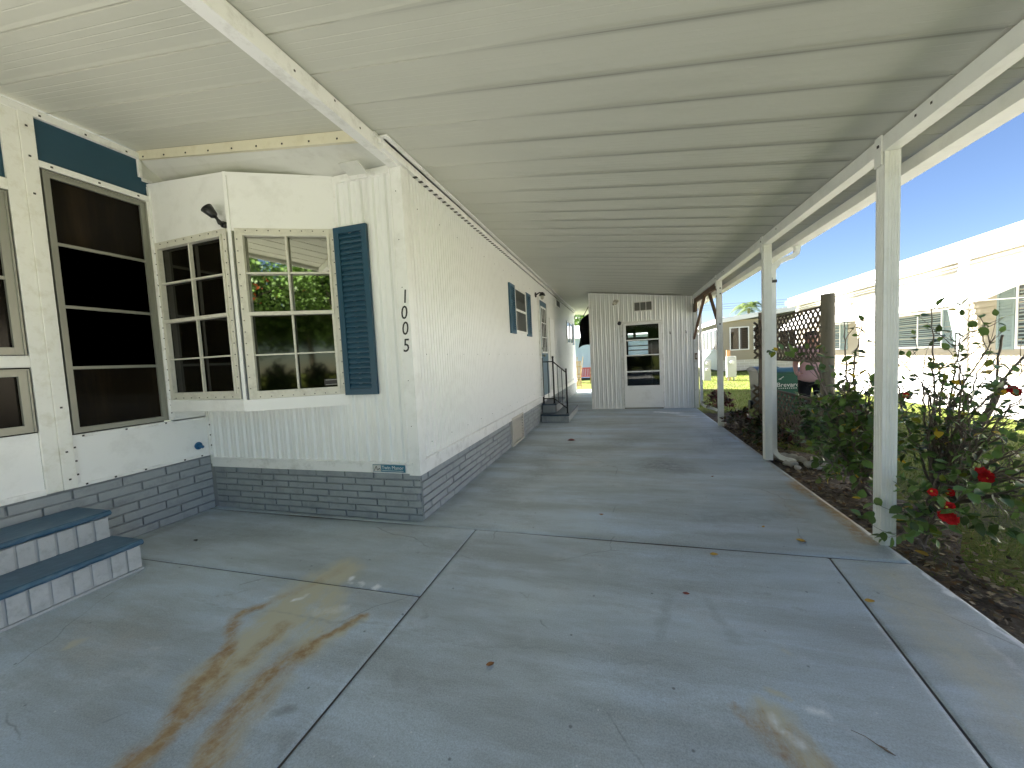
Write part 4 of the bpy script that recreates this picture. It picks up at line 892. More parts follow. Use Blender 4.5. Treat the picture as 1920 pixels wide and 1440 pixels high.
for x0, x1, z in ((-3.50, -3.178, .203), (-3.845, -3.472, .388)):
    mb = MB(); n = 40; ys = np.linspace(Y_S, YE + .01, n)
    prof = lambda k: [(x0, z - .032), (x1 - .006 + .004 * sin(k * 1.9) + random.uniform(-.002, .002), z - .034), (x1 + .004 * sin(k * 1.3), z - .020), (x1 - .004, z - .006), (x1 - .018, z), (x0, z)]
    rings = [[(px, ys[k], pz) for px, pz in prof(k)] for k in range(n)]; V_ = [p for r in rings for p in r]
    F_ = [(k * 6 + j, k * 6 + (j + 1) % 6, (k + 1) * 6 + (j + 1) % 6, (k + 1) * 6 + j) for k in range(n - 1) for j in range(6)] + [(5, 4, 3, 2, 1, 0), tuple(range((n - 1) * 6, n * 6))]
    mb.add(V_, F_); part(mb, 'tread', M['bluestep'], st)
ss = thing('side_steps', 'two small dark grey brick steps below the blue side door', 'steps', (-1.3, 8.2, 0))
mb = MB(); mb.box(-1.60, -1.055, 7.56, 9.1, 0, .14); mb.box(-1.60, -1.335, 7.76, 9.0, .14, .33); part(mb, 'step_core', M['mortar'], ss)
mb = MB()
x = -1.60
while x < -1.06: mb.box(x + .005, min(x + .062, -1.04), 7.545, 7.57, .01, .135); x += .066
x = -1.60
while x < -1.34: mb.box(x + .005, min(x + .062, -1.325), 7.745, 7.77, .18, .325); x += .066
y = 7.56
while y < 9.05: mb.box(-1.06, -1.04, y + .005, min(y + .09, 9.1), .01, .135); mb.box(-1.34, -1.32, max(y, 7.76) + .005, min(max(y, 7.76) + .09, 9.0), .18, .325); y += .095
part(mb, 'brick_riser', M['brick'], ss, bevel=.002)
mb = MB(); mb.box(-1.60, -1.03, 7.53, 9.1, .138, .170); part(mb, 'tread', M['greystep'], ss, bevel=.005)
mb = MB(); mb.box(-1.60, -1.31, 7.73, 9.0, .330, .362); part(mb, 'tread', M['greystep'], ss, bevel=.005)
rl = thing('stair_railing', 'black metal stair railing on the small side steps', 'railing', (-1.35, 7.8, .36))
def P3(x, y, z): return (x, y, z)
mb = MB(); mb.box(-1.595, -1.565, 7.785, 7.815, .362, 1.28); mb.box(-1.605, -1.555, 7.775, 7.825, .362, .372); mb.box(-1.597, -1.563, 7.783, 7.817, 1.28, 1.30); part(mb, 'railing_post', M['black'], rl)
mb = MB(); mb.box(-1.375, -1.345, 7.785, 7.815, .362, 1.30); mb.box(-1.385, -1.335, 7.775, 7.825, .362, .372); mb.sphere((-1.36, 7.80, 1.31), .024); part(mb, 'railing_post', M['black'], rl)
mb = MB(); mb.box(-1.095, -1.065, 7.66, 7.69, .170, 1.05); mb.box(-1.105, -1.055, 7.65, 7.70, .170, .182); mb.box(-1.098, -1.062, 7.657, 7.693, 1.05, 1.07); part(mb, 'railing_post', M['black'], rl)
mb = MB(); mb.tube([(-1.58, 7.80, 1.22), (-1.36, 7.80, 1.22), (-1.08, 7.675, .99)], .013, 6); part(mb, 'rail', M['black'], rl); mb = MB(); mb.tube([(-1.58, 7.80, .46), (-1.36, 7.80, .46), (-1.08, 7.675, .27)], .013, 6); part(mb, 'rail', M['black'], rl)
mb = MB()
for t in (.33, .66):
    x = -1.36 + .28 * t; y = 7.80 - .125 * t; mb.tube([(x, y, 1.22 - .23 * t), (x, y, .46 - .19 * t)], .007, 5)
mb.tube([(-1.47, 7.80, 1.22), (-1.47, 7.80, .46)], .007, 5)
part(mb, 'baluster', M['black'], rl)

# ------------------------------------------------------------------ neighbour house
nb = thing('neighbour_house', 'cream lap-sided house with bright white roof edge and three white window awnings, at right', 'house', (10, 14, 0))
XN = 7.9
mb = MB(); lap_wall(mb, (XN, 3.0, 0), (XN, 20.9, 0), (-1, 0, 0), .42, 3.10); part(mb, 'side_wall', M['nsiding'], nb)
mb = MB(); lap_wall(mb, (XN + 6, 20.9, 0), (XN, 20.9, 0), (0, 1, 0), .42, 3.10); mb.box(XN + .01, XN + 6, 3.0, 20.88, 0.0, 3.2); part(mb, 'house_core', M['nsiding'], nb)
mb = MB(); mb.box(XN - .03, XN, 3.0, 20.9, -.05, .42); part(mb, 'skirting', M['nwhite'], nb)
mb = MB(); mb.prism([(XN - .34, 3, 3.10), (XN - .34, 3, 3.49), (XN - .30, 3, 3.51), (XN + 3.2, 3, 3.80), (XN + 6.4, 3, 3.45), (XN + 6.4, 3, 3.10)], (0, 18.2, 0)); part(mb, 'roof', M['nwhite'], nb)
mb = MB(); mb.box(XN - .40, XN - .34, 3, 21.3, 3.20, 3.38); mb.box(XN - .02, XN + .0, 3, 20.9, 2.93, 3.05); part(mb, 'gutter', M['nwhite'], nb, bevel=.01)
mb = MB(); mb.box(XN - .12, XN, 20.78, 20.92, 0, 3.10); part(mb, 'pilaster', M['nwhite'], nb, bevel=.004)
mb = MB(); mb.box(XN - .13, XN, 11.78, 11.93, .0, 3.10); part(mb, 'pilaster', M['nwhite'], nb, bevel=.004)
def nwin(y0, y1, z0=1.05, z1=2.03, sh=True, shl=.42):
    f = flat_window(nb, XN - .016, y0, y1, z0, z1, M['nwhite'], M['midglass'], 'window', -1, 'v', .05)
    s = MB()
    for k in range(16):
        z = z0 + .08 + k * (z1 - z0 - .14) / 16; s.box(XN - .034, XN - .030, y0 + .06, y1 - .06, z, z + .022)
    sub(s, 'blind_slats', M['nshade'], f)
    if sh:
        for a in ([y0 - shl - .01] if sh == 'near' else [y0 - shl - .01, y1 + .01]):
            s = MB(); shutter(s, (XN - .016, a + shl, 0), (0, -1, 0), (-1, 0, 0), shl, z0 - .01, z1 + .01, .05, .03, 20); part(s, 'shutter', M['nshade'], nb)
nwin(12.52, 14.25, sh='near'); nwin(9.2, 10.62, 1.0, 2.35, True, .40); nwin(17.3, 18.6, 1.06, 2.05, 'near', .45)
def awning(y0, y1, zt=2.86, zf=1.957, xf=6.5):
    prof = [(XN - .01, zt), (xf + .35, zf + .38), (xf + .15, zf + .24), (xf + .05, zf + .14), (xf, zf + .02), (xf + .01, zf)]
    mb = MB(); n = int((y1 - y0) / .055); ys = np.linspace(y0, y1, n)
    for k in range(n - 1):
        c0 = .012 * (k % 2); c1 = .012 * ((k + 1) % 2)
        for i in range(len(prof) - 1):
            (a, za), (b, zb) = prof[i], prof[i + 1]; e = .03 if i == len(prof) - 2 else 0
            mb.add([(a, ys[k], za + c0), (a, ys[k + 1], za + c1), (b, ys[k + 1], zb + c1 - e * (k + 1 & 1)), (b, ys[k], zb + c0 - e * (k & 1))], [(0, 1, 2, 3)])
    aw = part(mb, 'awning', M['nwhite'], nb)
    for y in (y0, y1):
        w = MB(); o = [(p[0], y, p[1]) for p in prof]; o += [(xf + .16, y, zf + .02), (XN - .01, y, zf + .58)]
        w.prism(o, (0, .012, 0)); sub(w, 'side_wing', M['nwhite'], aw)
    r = MB(); r.tube([(XN, y0 + .05, zf + .03), (xf + .05, y0 + .05, zf + .03)], .012, 6); sub(r, 'support_arm', M['nwhite'], aw); r = MB(); r.tube([(XN, y1 - .05, zf + .03), (xf + .05, y1 - .05, zf + .03)], .012, 6); sub(r, 'support_arm', M['nwhite'], aw)
awning(12.6, 14.95); awning(9.65, 11.78, 2.95); awning(16.6, 19.1)
# screen room house
sh = thing('sunroom_house', 'pale house with dark sunroom windows and block skirting beyond the lawn', 'house', (9, 29, 0))
Yh = 25.4; mb = MB(); lap_wall(mb, (5.65, Yh, 0), (14, Yh, 0), (0, -1, 0), .62, 2.95, .13); mb.box(5.66, 14, Yh + .01, 36, 0, 2.9); part(mb, 'front_wall', M['nsiding'], sh)
mb = MB(); mb.mi = 0; mb.box(5.64, 14, Yh - .015, Yh, 0, .62); mb.box(5.64, 5.66, Yh, 36, 0, 1.2); mb.mi = 1; bricks(mb, (5.65, Yh - .015, 0), (1, 0, 0), (0, -1, 0), 5, .62, 4, .5, .012, .02); part(mb, 'block_skirting', [M['nwhite'], M['nblock']], sh)
mb = MB(); mb.prism([(5.3, Yh - .3, 2.80), (14, Yh - .3, 3.75), (14, Yh - .3, 4.05), (5.3, Yh - .3, 3.05)], (0, 11, 0)); part(mb, 'roof', M['nwhite'], sh)
for x0, x1 in ((6.10, 7.12), (7.34, 8.4), (8.6, 9.6)):
    f = MB()
    for a in ((x0, x0 + .06, 1.19, 2.55), (x1 - .06, x1, 1.19, 2.55), (x0 + .06, x1 - .06, 2.49, 2.55), (x0 + .06, x1 - .06, 1.19, 1.25), ((x0 + x1) / 2 - .03, (x0 + x1) / 2 + .03, 1.25, 2.49)): f.box(a[0], a[1], Yh - .05, Yh - .014, a[2], a[3])
    w = part(f, 'window', M['nwhite'], sh)
    p = MB(); p.box(x0 + .05, x1 - .05, Yh - .03, Yh - .02, 1.24, 2.50); sub(p, 'pane', M['darkglass'], w)
y = 25.9
while y < 34:
    f = MB()
    for a in ((y, y + .10, 1.2, 2.6), (y + 1.0, y + 1.1, 1.2, 2.6), (y + .1, y + 1.0, 2.5, 2.6), (y + .1, y + 1.0, 1.2, 1.28)): f.box(5.58, 5.66, *a)
    w = part(f, 'side_window', M['nwhite'], sh)
    p = MB(); p.box(5.60, 5.61, y + .08, y + 1.02, 1.26, 2.52); sub(p, 'pane', M['midglass'], w); y += 1.15
bh = thing('blue_house', 'pale blue lap-sided house seen through the gap beside the shed', 'house', (-3, 27, 0))
mb = MB(); lap_wall(mb, (-12, 23, 0), (3, 23, 0), (0, -1, 0), 0, 2.35, .15); mb.box(-12, 3, 23.01, 31, 0, 2.4); part(mb, 'wall', M['bsiding'], bh)
mb = MB(); mb.prism([(-12.4, 22.6, 2.35), (-12.4, 27, 3.4), (-12.4, 31.4, 2.35)], (15.8, 0, 0)); part(mb, 'roof', M['nwhite'], bh)

# ------------------------------------------------------------------ plants
def rcol(kind='green'):
    t = random.random()
    if kind == 'green':
        if t < .035: return (0.62, 0.42, 0.03)
        if t < .10: return (0.17, 0.20, 0.02)
        k = random.uniform(.5, 1.9); return (0.085 * k, 0.145 * k, 0.032 * k)
    if kind == 'dark': k = random.uniform(.6, 1.4); return (0.055 * k, 0.105 * k, 0.026 * k)
    if kind == 'maroon': k = random.uniform(.5, 1.6); return (0.10 * k, 0.022 * k, 0.024 * k)
    if kind == 'croton':
        return random.choice(((.09, .025, .015), (.035, .07, .012), (.05, .035, .015), (.10, .07, .015), (.03, .045, .012)))
    if kind == 'tree': k = random.uniform(.6, 1.6); return (0.07 * k, 0.13 * k, 0.022 * k)
def leaf(mb, p, d, n, L, w, col):
    d = d.normalized(); s = d.cross(n)
    if s.length < .1: s = d.orthogonal()
    s.normalize(); n = s.cross(d).normalized(); droop = random.uniform(.05, .35) * L; f = w * random.uniform(.1, .45)
    def q(t, side): wv = (0, .42, .5, .34, 0)[t]; x = (0, .25, .5, .78, 1)[t]; return p + d * L * x - n * droop * x * x * 1.0 + s * side * wv * w + n * f * abs(side) * wv
    vs = [q(0, 0), q(1, 1), q(2, 1), q(3, 1), q(4, 0), q(3, -1), q(2, -1), q(1, -1), q(1, 0), q(2, 0), q(3, 0)]
    mb.cc = col; mb.add(vs, [(0, 8, 1), (8, 9, 2, 1), (9, 10, 3, 2), (10, 4, 3), (0, 7, 8), (8, 7, 6, 9), (9, 6, 5, 10), (10, 5, 4)]); mb.cc = None
def rv(s=1.0): return Vector((random.gauss(0, 1), random.gauss(0, 1), random.gauss(0, 1))) * s
def curve(pts, n=14, jit=.012):
    pts = [Vector(p) for p in pts]; P_ = [pts[0] * 2 - pts[1]] + pts + [pts[-1] * 2 - pts[-2]]; out = []
    seg = len(pts) - 1; k = max(3, n // seg)
    for i in range(seg):
        a, b, c, d = P_[i:i + 4]
        for j in range(k):
            t = j / k; out.append(.5 * ((2 * b) + (c - a) * t + (2 * a - 5 * b + 4 * c - d) * t * t + (3 * b - a - 3 * c + d) * t ** 3) + rv(jit * .4))
    out.append(pts[-1]); return out
def shrub(name, label, loc, specs, r0=.013, ll=(.05, .085), kind='green', twigs=(5, 9), group=None):
    root = thing(name, label, 'shrub', loc, group=group)
    st = MB(); fo = MB()
    def leaves_on(c, t0, gap, dens):
        acc = 0; side = random.random() * 6
        for a, b in zip(c[:-1], c[1:]):
            acc += (b - a).length
            if acc > gap:
                acc = 0
                if random.random() < dens:
                    d = (b - a).normalized(); side += 2.4; o = d.orthogonal().normalized(); o = Matrix.Rotation(side, 3, d) @ o
                    ld = (d * .5 + o + Vector((0, 0, random.uniform(-.5, .25)))).normalized()
                    L = random.uniform(*ll); leaf(fo, b + o * .004, ld, Vector((0, 0, 1)) + rv(.45), L, L * random.uniform(.55, .8), rcol(kind))
    for pts, dens, nt_ in specs:
        c = curve(pts, 22); n = len(c); st.tube(c, [r0 * (1 - .82 * i / (n - 1)) for i in range(n)], 6)
        i0 = int(n * .3); leaves_on(c[i0:], 0, .05, dens * .8)
        for _ in range(nt_):
            i = random.randint(int(n * .25), n - 2); p = c[i]; d = (c[i + 1] - c[i]).normalized(); o = Matrix.Rotation(random.uniform(0, 6.28), 3, d) @ d.orthogonal().normalized()
            L = random.uniform(.12, .38) * (1.25 - .5 * i / n); q = p + (d * .9 + o * .9 + Vector((0, 0, .15))) .normalized() * L; m_ = (p + q) / 2 + rv(.02)
            tw = curve([p, m_, q], 8, .006); k = len(tw); st.tube(tw, [r0 * .32 * (1 - .7 * j / (k - 1)) for j in range(k)], 4, False)
            leaves_on(tw, 0, .032, dens)
            for __ in range(int(3 * dens + .5)):
                dd = (q - m_).normalized() + rv(.5); L2 = random.uniform(*ll) * .8; leaf(fo, q, dd.normalized(), Vector((0, 0, 1)) + rv(.5), L2, L2 * .6, rcol(kind))
    part(st, 'stems', M['stem'], root); part(fo, 'foliage', M['leaf'], root, smooth=True)
    return root
random.seed(21)
R1 = (2.35, 3.75, -.03)
def S_(tip, mid=None, root=R1, dens=.9, nt_=6):
    root = tuple(root[i] + random.uniform(-.05, .05) * (i < 2) for i in range(3))
    if mid is None: mid = tuple((root[i] * .45 + tip[i] * .55) + random.uniform(-.06, .06) + (.12 if i == 2 else 0) for i in range(3))
    return ([root, mid, tip], dens, nt_)
specsA = [S_((1.95, 3.2, 1.60), (2.12, 3.45, .95), dens=.22, nt_=4), S_((1.84, 3.35, 1.22), (1.98, 3.5, .80), dens=.25, nt_=3), S_((2.17, 3.05, 1.30), (2.2, 3.4, .8), dens=.22, nt_=5), S_((2.30, 2.95, 1.15), (2.3, 3.4, .75), dens=.25, nt_=6),
          S_((2.32, 3.0, .96), (2.35, 3.4, .62), dens=.35, nt_=6), S_((2.45, 2.95, .80), (2.35, 3.3, .60), dens=.35, nt_=6), S_((2.25, 2.75, .66), (2.3, 3.2, .50), dens=.35, nt_=7), S_((2.15, 2.6, .46), (2.2, 3.1, .42), dens=.45, nt_=7),
          S_((2.08, 3.0, .90), (2.2, 3.4, .6), dens=.35, nt_=7), S_((1.9, 2.75, .32), (2.05, 3.1, .36), dens=.6, nt_=6), S_((2.0, 3.3, .8), (2.2, 3.5, .5), dens=.55, nt_=7), S_((2.1, 3.5, 1.0), None, dens=.3, nt_=6),
          S_((2.3, 2.5, .30), (2.4, 3.1, .30), dens=.5, nt_=8), S_((2.6, 3.3, .55), None, dens=.4, nt_=8), S_((2.45, 3.1, .35), None, dens=.5, nt_=8), S_((1.98, 2.9, .52), None, dens=.5, nt_=7), S_((2.2, 3.3, .62), None, dens=.5, nt_=8)]
for _ in range(10): specsA.append(S_((random.uniform(1.8, 2.3), random.uniform(2.9, 3.4), random.uniform(.8, 1.35)), None, dens=random.choice((.12, .25)), nt_=8))
for _ in range(9): specsA.append(S_((random.uniform(1.82, 2.35), random.uniform(2.95, 3.35), random.uniform(1.0, 1.5)), None, dens=.33, nt_=5))
for _ in range(12): specsA.append(S_((random.uniform(1.95, 2.6), random.uniform(2.5, 3.3), random.uniform(.35, 1.0)), None, dens=random.choice((.05, .15, .3)), nt_=5))
hib = shrub('hibiscus_shrub', 'big straggly hibiscus shrub with red flowers right of the nearest carport post', R1, specsA, r0=.010, ll=(.038, .068))
R2 = (2.0, 4.05, -.03)
specsB = [S_((1.66, 3.6, 1.48), (1.80, 3.85, .95), R2, .3, 4), S_((1.70, 3.45, 1.42), (1.80, 3.75, 1.0), R2, .3, 4), S_((1.52, 3.85, 1.26), (1.68, 3.95, .95), R2, .6, 4), S_((1.36, 3.85, 1.28), (1.62, 3.9, 1.02), R2, .9, 5),
          S_((1.70, 3.6, .92), None, R2, .8, 9), S_((1.58, 3.7, .80), None, R2, .8, 7), S_((1.75, 3.6, .78), None, R2, 1, 10), S_((1.55, 3.6, .50), None, R2, 1, 10), S_((1.85, 3.5, .65), None, R2, 1, 10), S_((1.9, 3.4, .85), None, R2, .7, 8),
          S_((1.75, 3.3, .42), None, R2, 1, 10), S_((1.48, 3.40, .34), (1.7, 3.7, .38), R2, .8, 2), S_((1.95, 3.6, .5), None, R2, 1, 9), S_((2.15, 3.7, .8), None, R2, .8, 9), S_((1.9, 3.9, .8), None, R2, .9, 9), S_((1.7, 3.5, .62), None, R2, 1, 9), S_((1.6, 3.9, .55), None, R2, 1, 9), S_((1.66, 3.35, .24), (1.8, 3.7, .3), R2, 1, 8)]
for _ in range(9): specsB.append(S_((random.uniform(1.55, 1.95), random.uniform(3.4, 3.9), random.uniform(.75, 1.15)), None, R2, .38, 8))
shrub('hibiscus_shrub', 'dense dark green hibiscus shrub left of the nearest carport post, before the lattice', R2, [(p_, d_ * .85, max(3, int(n_ * .75))) for p_, d_, n_ in specsB], ll=(.05, .09))
R3 = (2.15, 4.9, -.03)
specsC = [S_((1.95 + .45 * random.random(), 4.6 + .5 * random.random(), .25 + .55 * random.random()), None, R3, 1, 10) for _ in range(12)]
shrub('lattice_shrub', 'low leafy shrub at the foot of the lattice beside the round wooden post', R3, specsC, kind='dark')
R4 = (1.80, 2.98, -.02)
specsD = [S_((1.60, 2.84, .30), (1.68, 2.88, .2), R4, .9, 2), S_((1.57, 2.80, .12), (1.65, 2.86, .12), R4, 1, 3), S_((1.75, 2.75, .33), None, R4, .9, 4), S_((1.85, 2.8, .5), None, R4, .8, 5), S_((1.70, 2.86, .16), None, R4, 1, 3), S_((1.95, 2.75, .25), None, R4, .9, 5)]
shrub('low_hibiscus', 'small leafy shoots curling round the foot of the nearest post', R4, specsD, r0=.006, ll=(.05, .08))
# leaning cut trunk
tr = thing('leaning_trunk', 'bare leaning grey trunk behind the hibiscus branches', 'trunk', (3.05, 4.85, 0))
mb = MB(); mb.tube(curve([(3.05, 4.85, -.05), (3.12, 4.82, .12), (3.30, 4.75, .48), (3.42, 4.7, .9)], 12, .004), [.05, .045, .042, .04, .038, .035, .034, .033, .03, .028, .026, .024, .022][:13], 8); part(mb, 'trunk_wood', M['bark'], tr, smooth=True)
mb = MB(); mb.tube(curve([(3.42, 4.7, .9), (3.6, 4.6, 1.25), (3.75, 4.5, 1.5)], 8, .01), .01, 6); mb.tube(curve([(3.36, 4.72, .7), (3.3, 4.6, 1.1), (3.25, 4.5, 1.3)], 8, .01), .009, 6); part(mb, 'branch', M['stem'], tr)
# flowers
def flower(p, r=.055, face=Vector((-.5, -.8, .2)), n=2):
    f = MB(); p = Vector(p)
    for _ in range(n):
        c = p + rv(r * .35); ax = (face + rv(.3)).normalized(); a = ax.orthogonal().normalized(); b = ax.cross(a)
        for layer in range(4):
            for k in range(5):
                t = k * 1.2566 + layer * .7 + random.uniform(-.2, .2); d = a * cos(t) + b * sin(t); s_ = ax.cross(d); R = r * (1 - .17 * layer) * random.uniform(.75, 1.1); vs = []
                for i in range(5):
                    for j in range(-2, 3):
                        u = i / 4; w = R * .95 * sin(min(1, u * 1.15 + .12) * 1.9) ** .8 * j / 2 * .62
                        vs.append(c + d * R * u + s_ * w + ax * (R * .45 * u * (1 - u * .6) + R * .20 * sin(j * 2.9 + i * 1.9 + k * 2) * u + R * .25 * layer * u))
                f.add(vs, [(i * 5 + j, i * 5 + j + 1, i * 5 + j + 6, i * 5 + j + 5) for i in range(4) for j in range(4)])
    o = part(f, 'flower', M['petal'], hib, smooth=True)
    s = MB(); s.tube([p, p + face.normalized() * r * .9], [.004, .006], 5); sub(s, 'stamen', M['stamen'], o)
random.seed(5)
for q in ((2.06, 2.92, .46, 3, .038), (1.76, 2.72, .285, 3, .034), (1.745, 2.72, .345, 2, .028), (1.70, 2.76, .42, 1, .022), (1.80, 2.80, .40, 1, .022), (2.37, 3.2, .93, 2, .028), (2.62, 3.3, .62, 1, .025), (1.83, 3.2, .93, 1, .02)): flower(q[:3], q[4], n=q[3])
# maroon bush and croton bed
def bushy(name, label, c, rad, n, kind, ll, cat='shrub', group=None):
    root = thing(name, label, cat, (c[0], c[1], 0), group=group); st_ = MB(); fo = MB()
    for _ in range(n):
        t = random.uniform(0, 6.28); e = random.uniform(.15, 1.5); R = random.uniform(.5, 1) ** .5
        tip = Vector((c[0] + rad[0] * cos(t) * cos(e) * R, c[1] + rad[1] * sin(t) * cos(e) * R, max(.03, c[2] + rad[2] * sin(e) * R))); b = Vector((c[0], c[1], -.03)) + rv(.02)
        cv = curve([b, (b + tip) / 2 + Vector((0, 0, .05)), tip], 6, .004); st_.tube(cv, [.005 * (1 - .7 * i / (len(cv) - 1)) for i in range(len(cv))], 4, False)
        for k in range(7):
            p = cv[-1 - (k % 3)]; L = random.uniform(*ll); leaf(fo, p, (rv() + (tip - b).normalized() * .8).normalized(), Vector((0, 0, 1)) + rv(.5), L, L * random.uniform(.3, .6), rcol(kind))
    part(st_, 'stems', M['stem'], root); part(fo, 'foliage', M['leaf'], root, smooth=True)
random.seed(31)
for i in range(9): bushy('hedge_bush', 'dark green hedge bush in the row along the street behind the viewer', (-6.6 + i * 1.0, -6.9 - .1 * (i % 2), .3), (.65, .5, 1.15), 150, 'dark', (.10, .18), group='hedge along the street')
random.seed(9)
bushy('maroon_bush', 'round dark maroon bush beside the shed corner', (1.98, 9.25, .05), (.33, .3, .36), 60, 'maroon', (.05, .09))
for i, (x, y, s, lb) in enumerate(((1.85, 7.0, .30, 'dark reddish bush at the foot of the third carport post'), (2.2, 6.55, .36, 'dark reddish bush below the far lattice post'), (1.9, 6.25, .26, 'low mottled bush midway between second and third posts'), (2.25, 5.9, .36, 'mottled bush against the middle of the low lattice'), (1.85, 5.75, .22, 'low dark bush by the slab edge behind the second post'))):
    bushy('croton_bush', lb, (x, y, .02), (s, s, s * .95), 42, 'croton', (.05, .10), group='mottled bushes along the lattice')
# white stones
random.seed(12); proto = None
pl = [(1.72 + .36 * random.random(), 4.72 + .60 * random.random(), random.uniform(.03, .07)) for _ in range(30)] + [(1.68 + random.random() * .6, 7.35 + random.random() * .5, random.uniform(.03, .05)) for _ in range(8)]
meshes = []
for k in range(5):
    mb = MB(); mb.sphere((0, 0, 0), 1, 9, 6, (1, .8, .6)); q = random.uniform(0, 6)
    mb.v = [(x * (1 + .18 * sin(5 * y + q)), y * (1 + .2 * sin(4 * z + q)), z * (1 + .15 * sin(4 * x + q))) for x, y, z in mb.v]
    o = mb.build('stone', M['rock'], None, smooth=True); meshes.append(o)
for i, (x, y, r) in enumerate(pl):
    o = meshes[i] if i < 5 else meshes[i % 5].copy()
    if i >= 5: COL.objects.link(o)
    o.location = (x, y, -.02 + r * .35); o.scale = (r,) * 3; o.rotation_euler = (random.uniform(-.4, .4), random.uniform(-.4, .4), random.uniform(0, 6))
    far = y > 7; tag(o, 'pale stone near the foot of the third carport post' if far else 'whitish stone in the heap beside the second post downspout', 'stone', 'stones at the third post' if far else 'stones beside the downspout')
# fallen leaves on the slab
def fallen(x, y, L, m, label, rot=0.0, name='fallen_leaf'):
    mb = MB(); n = 6; vs = []
    for i in range(n + 1):
        t = i / n; w = L * .33 * sin(pi * min(1, t * .93 + .04)) ** .7
        for s in (-1, 0, 1): vs.append((L * (t - .5), s * w, .004 + abs(s) * .011 * (L / .05) * sin(pi * t) + .008 * (t - .5) ** 2 * 4))
    mb.add(vs, [(i * 3 + j, i * 3 + j + 1, i * 3 + j + 4, i * 3 + j + 3) for i in range(n) for j in range(2)])
    o = mb.build(name, M[m], None, smooth=True); o.location = (x, y, .001); o.rotation_euler = (0, 0, rot); tag(o, label, 'leaf'); return o
fallen(1.10, 2.89, .055, 'dryleaf', 'yellow leaf on the slab just left of the nearest post', 2.6)
fallen(1.15, 2.25, .045, 'dryleaf', 'yellow leaf lying on the long joint at right', .2)
fallen(-.58, 1.46, .035, 'brownleaf', 'curled brown leaf in the middle foreground of the slab', .6)
fallen(.94, 3.08, .03, 'dryleaf', 'tiny yellow leaf above the cross joint at right', .9)
fallen(-.79, 5.89, .12, 'redleaf', 'reddish leaf on the slab in front of the skirting vent', .1)
fallen(-3.26, 2.13, .035, 'darkleaf', 'small black leaf on the slab beyond the porch steps', .1)
fallen(.85, 4.26, .03, 'brownleaf', 'small brown leaf far across the slab towards the second post', .3)
fallen(-.2, 3.12, .035, 'brownleaf', 'brown leaf just beyond the cross joint in the middle', 0)
fallen(.29, 2.14, .035, 'redleaf', 'thin reddish leaf right of centre on the front slab', 0)
fallen(.52, 2.60, .05, 'dryleaf', 'pale leaf just in front of the cross joint', .2)
fallen(1.70, 2.83, .07, 'dryleaf', 'bright yellow leaf on the soil beside the nearest post', 1.9)
tw = MB(); tw.tube([(.70, 1.465, .004), (.73, 1.445, .008), (.752, 1.425, .005), (.775, 1.418, .004)], [.0008, .0012, .0016, .0008], 5); tw.tube([(.752, 1.425, .005), (.77, 1.405, .007), (.785, 1.398, .004)], [.0016, .0035, .001], 5)
tag(tw.build('twig', M['bark'], None), 'small reddish brown twig near the front right of the slab', 'twig')
# leaf litter (stuff), grass (stuff)
random.seed(3); mb = MB()
for _ in range(4200):
    y = random.uniform(.6, 8); x = 1.62 + abs(random.gauss(0, .26)) + (0.1 if y < 2 else 0)
    if x > 2.5: continue
    L = random.uniform(.012, .055); c = random.choice(((.16, .09, .04), (.24, .17, .08), (.07, .045, .025), (.30, .24, .14), (.05, .035, .02), (.40, .33, .22) if random.random() < .3 else (.12, .08, .04)))
    a = random.uniform(0, 6.28); d = Vector((cos(a), sin(a), random.uniform(-.2, .4))); s_ = Vector((-sin(a), cos(a), random.uniform(-.5, .5))) * L * random.uniform(.12, .4); p = Vector((x, y, random.uniform(-.03, -.005)))
    mb.cc = c; mb.add([p, p + d * L * .5 + s_, p + d * L, p + d * L * .5 - s_], [(0, 1, 2, 3)])
mb.cc = None; tag(mb.build('leaf_litter', M['grass']), None, None, kind='stuff')
